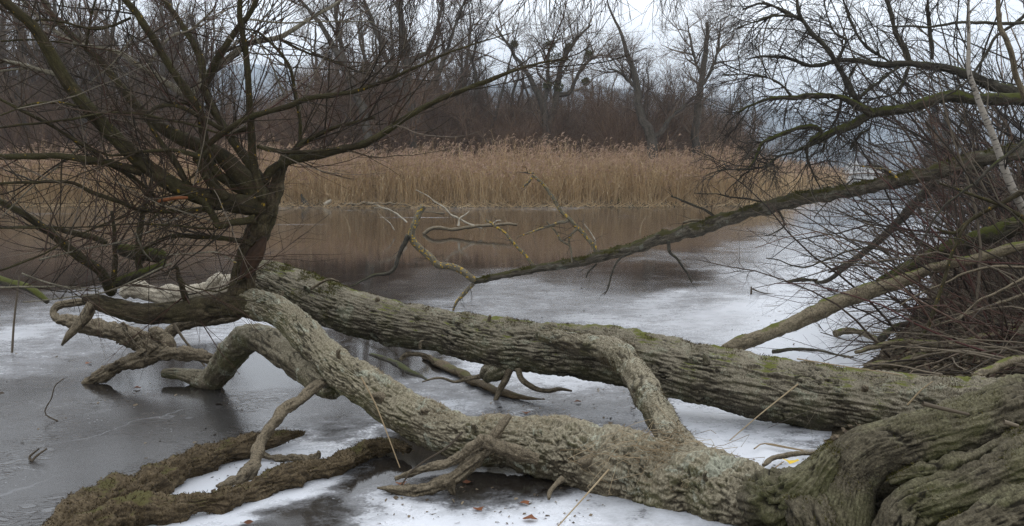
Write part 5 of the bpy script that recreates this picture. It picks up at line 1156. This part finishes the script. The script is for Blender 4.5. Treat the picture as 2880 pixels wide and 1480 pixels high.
# brushwood and leaf litter on the bank
rg = np.random.default_rng(55); bt = Batch(); K = 400
d = rg.uniform(7.3, 17, K); px = rg.uniform(2440, 3150, K); x = (px - CX) / FPX * d; z = ground_z(x, d); ok = z > .12; x, d, z = x[ok], d[ok], z[ok]; K = len(x)
an = rg.uniform(0, 6.28, K); tl = np.abs(rg.normal(0, .16, K)); L = rg.uniform(.5, 2.0, K)
dr = np.stack([np.cos(an) * np.cos(tl), np.sin(an) * np.cos(tl), np.sin(tl)], 1); P = np.zeros((K, 6, 3)); P[:, 0] = np.stack([x, d, z + rg.uniform(.01, .4, K) ** 1.3], 1)
for j in range(1, 6):
    dr = dr + rg.normal(0, .07, (K, 3)); dr[:, 2] -= .03; dr /= np.linalg.norm(dr, axis=1)[:, None]; P[:, j] = P[:, j - 1] + dr * (L / 5)[:, None]
    P[:, j, 2] = np.maximum(P[:, j, 2], np.maximum(ground_z(P[:, j, 0], P[:, j, 1]), 0) + .01)
R = rg.uniform(.003, .013, K)[:, None] * np.linspace(1, .4, 6)[None, :]; chain_tubes(P, R, 5, bt, rg=rg)
P1, R1 = spawn(P, R, 3, (.2, 1), .5, .6, 5, .0, .13, .004, rg); P1[..., 2] = np.maximum(P1[..., 2], .01); chain_tubes(P1, R1, 3, bt, rg=rg)
obj('brushwood', bt.mesh('brushwood'), M['brush'], label='tangle of dead brushwood heaped along the right-hand bank', cat='brushwood', kind='stuff')
bt = Batch(); K = 16000
d = rg.uniform(5.5, 19, K); px = rg.uniform(2100, 3150, K); x = (px - CX) / FPX * d; z = ground_z(x, d); ok = z > .03; x, d, z = x[ok], d[ok], z[ok]; K = len(x)
c = np.stack([x, d, z + rg.uniform(.004, .03, K)], 1); an = rg.uniform(0, 6.28, K); L = rg.uniform(.018, .05, K)[:, None]
u = np.stack([np.cos(an), np.sin(an), rg.normal(0, .35, K)], 1) * L; w = np.cross(u, np.stack([rg.normal(0, .4, K), rg.normal(0, .4, K), np.ones(K)], 1)) * .5
up3 = np.array([0, 0, 1.0]) * L * .3
bt.add(np.stack([c - u, c + w + up3, c + u, c - w + up3], 1), None, np.concatenate([np.arange(K)[:, None] * 4 + [0, 2, 1], np.arange(K)[:, None] * 4 + [0, 3, 2]]), tint=np.repeat(rg.random(K), 4))
obj('leaf_litter', bt.mesh('leaf_litter', False), M['litter'], label='brown carpet of dead leaves covering the right-hand bank', cat='leaf litter', kind='stuff')

# ------------------------------------------------------------------ straws, sticks and leaves
def straw(pts, r, lab, mt='straw', name='reed_stalk', cat='reed stalk'):
    P = np.array(pts); C, rr, s = spline(P, np.full(len(P), r), 14); bt = Batch()
    chain_tubes(C[None], (rr * np.linspace(1, .6, 14))[None], 7, bt, tint=np.array([rng.uniform(.2, .9)])); 
    obj(name, bt.mesh(name), M[mt], label=lab, cat=cat)
def tw(k, d, *p): return [W(*q, d) for q in t(k, *p)]
straw([W(*t(5, (100, 575))[0], 6.35), W(*t(5, (180, 730))[0], 6.2), W(*t(5, (295, 1030))[0], 5.95)], .0055, 'pale straight reed stalk leaning down the front of the bent trunk')
straw([W(*t(6, (582, 608))[0], 7.05), W(*t(6, (380, 770))[0], 7.0), W(*t(6, (162, 958))[0], 6.9)], .0055, 'pale reed stalk slanting from the furrowed trunk to the ice')
straw([W(*t(5, (1345, 1040))[0], 5.6), W(*t(5, (1230, 1170))[0], 5.3), W(*t(5, (1085, 1330))[0], 5.1)], .006, 'brown reed stalk slanting across the foot of the bent trunk')
straw(tw(5, 5.75, (610, 850), (530, 930), (430, 990), (350, 1050), (300, 1120), (210, 1205), (212, 1255)), .007, 'bent grey twig lying over the forked driftwood', 'brush', 'twig', 'twig')
straw([W(*t(6, (-10, 1018))[0], 5.75), W(*t(6, (150, 1070))[0], 5.5), W(*t(6, (325, 1112))[0], 5.25)], .005, 'orange straw lying along the top of the bent trunk near the root')
straw(tw(5, 5.75, (1480, 905), (1560, 945), (1718, 1020)), .0045, 'orange straw in the dry grass on the bent trunk', 'straw')
straw([W(*t(6, (575, 482))[0], 7.25), W(*t(6, (760, 512))[0], 7.2), W(*t(6, (980, 545))[0], 7.1), W(*t(6, (1170, 575))[0], 7.05)], .005, 'long yellow straw lying along the top of the furrowed trunk')
straw(tw(6, 6.85, (1130, 715), (1200, 640), (1260, 595)), .006, 'dry folded leaf blade on the furrowed trunk near the root')
straw(tw(6, 4.72, (1208, 708), (1320, 735), (1440, 762)), .012, 'dark hollow stalk lying across the gnarled root', 'brush', 'stalk', 'stalk')
straw(tw(6, 4.5, (1615, 800), (1690, 820)), .012, 'short grey stalk end lodged in the gnarled root', 'brush', 'stalk', 'stalk')
P, R = tz(6, .05, (405, 1015, 10), (450, 985, 14), (540, 968, 14), (620, 958, 14), (700, 955, 14)); small('fallen_branch', 'curved bare branch lying on the ice beside the gnarled root', 'branch', P, R, M['dead'], n=60, m=14, seed=260)
for q, pts in enumerate([((360, 935), (420, 908), (600, 940), (690, 940)), ((420, 910), (520, 930), (620, 948)), ((340, 1100), (390, 1050), (420, 1040)), ((400, 1030), (440, 1060), (490, 1095)), ((440, 1050), (500, 1005), (510, 1000))]):
    straw([G(*p, .03) for p in t(6, *pts)], .005, 'dry straw scattered on the ice beside the gnarled root'); bpy.context.scene.collection.objects[-1]['group'] = 'straws by the root'
# stick standing in the ice, bent twigs frozen in
straw([G(34, 992), W(40, 900, G(34, 992)[1]), W(55, 773, G(34, 992)[1] - .05)], .013, 'straight bare stick standing upright in the ice', 'brush', 'stick', 'stick')
y = G(160, 1185)[1]; straw([G(163, 1185), W(130, 1168, y), W(128, 1150, y), W(145, 1120, y), W(155, 1085, y), W(180, 1065, y)], .006, 'thin crooked twig rising from dark ice', 'brush', 'twig', 'twig')
y = G(90, 1295)[1]; straw([G(88, 1298), W(84, 1284, y), W(110, 1262, y)], .009, 'broken twig stub poking from dark ice, the shorter one', 'brush', 'twig', 'twig'); straw([G(88, 1299), W(104, 1282, y), W(132, 1262, y + .05)], .009, 'broken twig stub poking from dark ice, the longer one', 'brush', 'twig', 'twig')
P = [G(2113, 827), W(2113, 806, G(2113, 827)[1])]; straw(P, .018, 'dark peg of wood standing in white ice', 'brush', 'stick', 'stick'); y = G(2113, 827)[1]
straw([W(2114, 812, y), W(2145, 824, y), W(2182, 828, y)], .012, 'thin twig lying out from the dark peg in white ice', 'brush', 'twig', 'twig')
P = [W(*q, 8.9) for q in t(4, (870, 300), (930, 390), (990, 460), (1030, 520))]; straw(P, .014, 'straight grey stick slanting down through the limbs into the water', 'brush', 'stick', 'stick')
for q, (px_, py_) in enumerate([(1080, 625), (985, 655), (1000, 632), (1365, 640), (1500, 660), (1430, 650), (1690, 665), (2280, 560), (1800, 655)]):
    p0 = G(px_, py_); straw([p0, p0 + np.array([.06 * (-1) ** q, 0, .3]), p0 + np.array([.2 * (-1) ** q, 0, .55])], .012, 'lone broken reed stalk standing in the ice before the reeds'); bpy.context.scene.collection.objects[-1]['group'] = 'broken reeds in the ice'
def leaf(px, py, z, lab, mt='leaf', s=.06, group=None):
    c = G(px, py, z) if z is not None else None
    sg = np.random.default_rng(int(px)); k = 9; th_ = np.linspace(0, 2 * PI, k, endpoint=False); rr = s * (.55 + .45 * np.abs(np.cos(th_ * 2.5)))
    a = sg.uniform(0, 6.28); e = np.stack([np.cos(th_ + a) * rr * 1.3, np.sin(th_ + a) * rr, .25 * s * np.sin(th_ * 2 + a) + s * .25], 1)
    V = np.concatenate([c + e, [c + [0, 0, .004]]]); T = [(i, (i + 1) % k, k) for i in range(k)]
    obj('dead_leaf', mesh('dead_leaf', V, None, T, True, {'tint': np.full(k + 1, sg.random())}), M[mt], label=lab, cat='leaf', group=group)
leaf(*t(5, (950, 1290))[0], .01, 'largest rust-brown oak leaf lying on white ice in front of the bent trunk', s=.036)
for p in t(5, (690, 1240), (920, 1212), (640, 1105), (300, 1112), (1190, 700), (930, 755), (1280, 985)) + t(4, (690, 630), (1240, 1310), (445, 505)) + t(6, (310, 362)):
    leaf(*p, .008, 'small brown dead leaf lying on the ice', s=.03, group='small dead leaves on the ice')
leaf(*t(6, (545, 1003))[0], .05, 'bright yellow leaf by the curved branch beside the gnarled root', 'leaf_yellow', .045)

bt = Batch(); rg = np.random.default_rng(91)
for (px0, px1, py0, py1, K) in ((1020, 1700, 1370, 1475, 110), (1900, 2280, 1290, 1380, 80), (560, 860, 1280, 1390, 60), (1350, 1800, 1090, 1220, 90), (2150, 2500, 880, 1010, 120), (0, 700, 950, 1300, 60), (1300, 2300, 780, 930, 70)):
    for px_, py_ in zip(rg.uniform(px0, px1, K), rg.uniform(py0, py1, K)):
        c = G(px_, py_, .004); an = rg.uniform(0, 6.28); L = rg.uniform(.004, .014) * (2.2 if rg.random() < .12 else 1); w = L * rg.uniform(.15, .7)
        u = np.array([math.cos(an) * L, math.sin(an) * L, rg.uniform(0, .4) * L]); v = np.array([-math.sin(an) * w, math.cos(an) * w, rg.uniform(0, .6) * w])
        bt.add(np.array([c - u - v, c + u - v * .6, c + u * .8 + v, c - u * .7 + v * .8 + [0, 0, .004]]), [[0, 1, 2, 3]], tint=np.full(4, rg.random()))
obj('bark_crumbs', bt.mesh('bark_crumbs', False), M['litter'], label='scattered crumbs of bark and leaf lying on the ice', cat='debris', kind='stuff')
# ------------------------------------------------------------------ moss and dry growth on the bark
def fuzz(name, key, n, ln, mt, parent, thr, seed, wd=.0022, nscale=4.0, s_rng=(0, 1), hang=0.0, base_up=0.2):
    sg = np.random.default_rng(seed); bt = Batch()
    for Vg in SURF[key]:
        a, b = Vg.shape[:2]
        N_ = np.cross(np.roll(Vg, -1, 1) - np.roll(Vg, 1, 1), np.gradient(Vg, axis=0)); N_ /= np.linalg.norm(N_, axis=2)[..., None] + 1e-9
        C = Vg.mean(1, keepdims=True); sgn = np.sign(np.sum(N_ * (Vg - C), 2)); N_ *= sgn[..., None]
        mask = fbm(Vg * nscale + seed, 3) + .55 * (N_[..., 2] - base_up) > thr
        f = np.linspace(0, 1, a)[:, None]; mask &= (f >= s_rng[0]) & (f <= s_rng[1])
        id_ = np.argwhere(mask)
        if not len(id_): continue
        k = id_[sg.integers(0, len(id_), n // len(SURF[key]))]; p = Vg[k[:, 0], k[:, 1]]; nn = N_[k[:, 0], k[:, 1]]; K = len(p)
        p = p + sg.normal(0, .006, (K, 3)) - nn * .006
        d = nn + sg.normal(0, .55, (K, 3)) - np.array([0, 0, hang]); d /= np.linalg.norm(d, axis=1)[:, None]
        L = ln * sg.uniform(.4, 1.3, K)[:, None]; w = np.cross(d, sg.normal(size=(K, 3))); w /= np.linalg.norm(w, axis=1)[:, None]; w *= wd
        q1 = p + d * L * .6; q2 = q1 + (d + sg.normal(0, .5, (K, 3))) * L * .4
        bt.add(np.stack([p - w, p + w, q1 + w * .7, q1 - w * .7, q2], 1), np.arange(K)[:, None] * 5 + [0, 1, 2, 3], np.arange(K)[:, None] * 5 + [3, 2, 4], tint=np.repeat(sg.random(K), 5))
    if bt.n:
        obj(name, bt.mesh(name, False), M[mt], parent, kind='stuff')
fuzz('moss', 'drift', 20000, .014, 'moss_brown', drift, -.25, 1, wd=.003)
fuzz('moss', 'back', 8000, .02, 'moss', fb, .30, 2, s_rng=(.84, .97), wd=.003)
fuzz('dry_moss', 'back', 9000, .022, 'moss_brown', fb, .62, 3, s_rng=(.0, .84), wd=.0022)
fuzz('moss', 'lean', 11000, .026, 'moss', lg, .42, 4, wd=.004)
fuzz('dry_growth', 'front', 8000, .022, 'straw', fw, .45, 5, s_rng=(.12, .7), wd=.0012, hang=.5)
fuzz('moss', 'root', 9000, .014, 'moss', fw, .5, 6, wd=.0018)
fuzz('dry_growth', 'bridge', 6000, .024, 'moss_brown', fb, .15, 7, wd=.0016, hang=.6, base_up=-.2)

# dry grass caught on the bent trunk near the root
bt = Batch(); rg = np.random.default_rng(66); K = 90
c = W(*t(5, (1560, 930))[0], 5.62); P0 = c + rg.normal(0, 1, (K, 3)) * [.2, .05, .05]; dr = rg.normal(0, 1, (K, 3)) * [1, .4, .35] + [.4, 0, .1]; dr /= np.linalg.norm(dr, axis=1)[:, None]
P = np.stack([P0 + dr * (f * rg.uniform(.12, .4, K))[:, None] - np.array([0, 0, .1]) * f * f for f in np.linspace(0, 1, 5)], 1); chain_tubes(P, np.full((K, 5), .0018), 3, bt, rg=rg)
obj('dry_grass', bt.mesh('dry_grass'), M['straw'], label='wisp of dry grass and straw caught on the bent trunk near the root', cat='grass', kind='stuff')

# ------------------------------------------------------------------ haze of the winter air
a = NT('winter_haze'); a.t.nodes.remove(a.p)
pv = a.n('ShaderNodeVolumePrincipled'); pv.inputs['Color'].default_value = (0.74, 0.86, 1.0, 1); pv.inputs['Density'].default_value = 0.00042; pv.inputs['Anisotropy'].default_value = 0.2
a.l(pv.outputs[0], a.o.inputs['Volume'])
obj('haze', box_mesh('haze', -6100, 6100, -60, 9100, -1.6, 350), a.m, label='thin bluish winter haze filling the air over the lake', cat='haze', kind='stuff')
for o in bpy.data.objects:
    if '_abs' in o:
        del o['_abs']
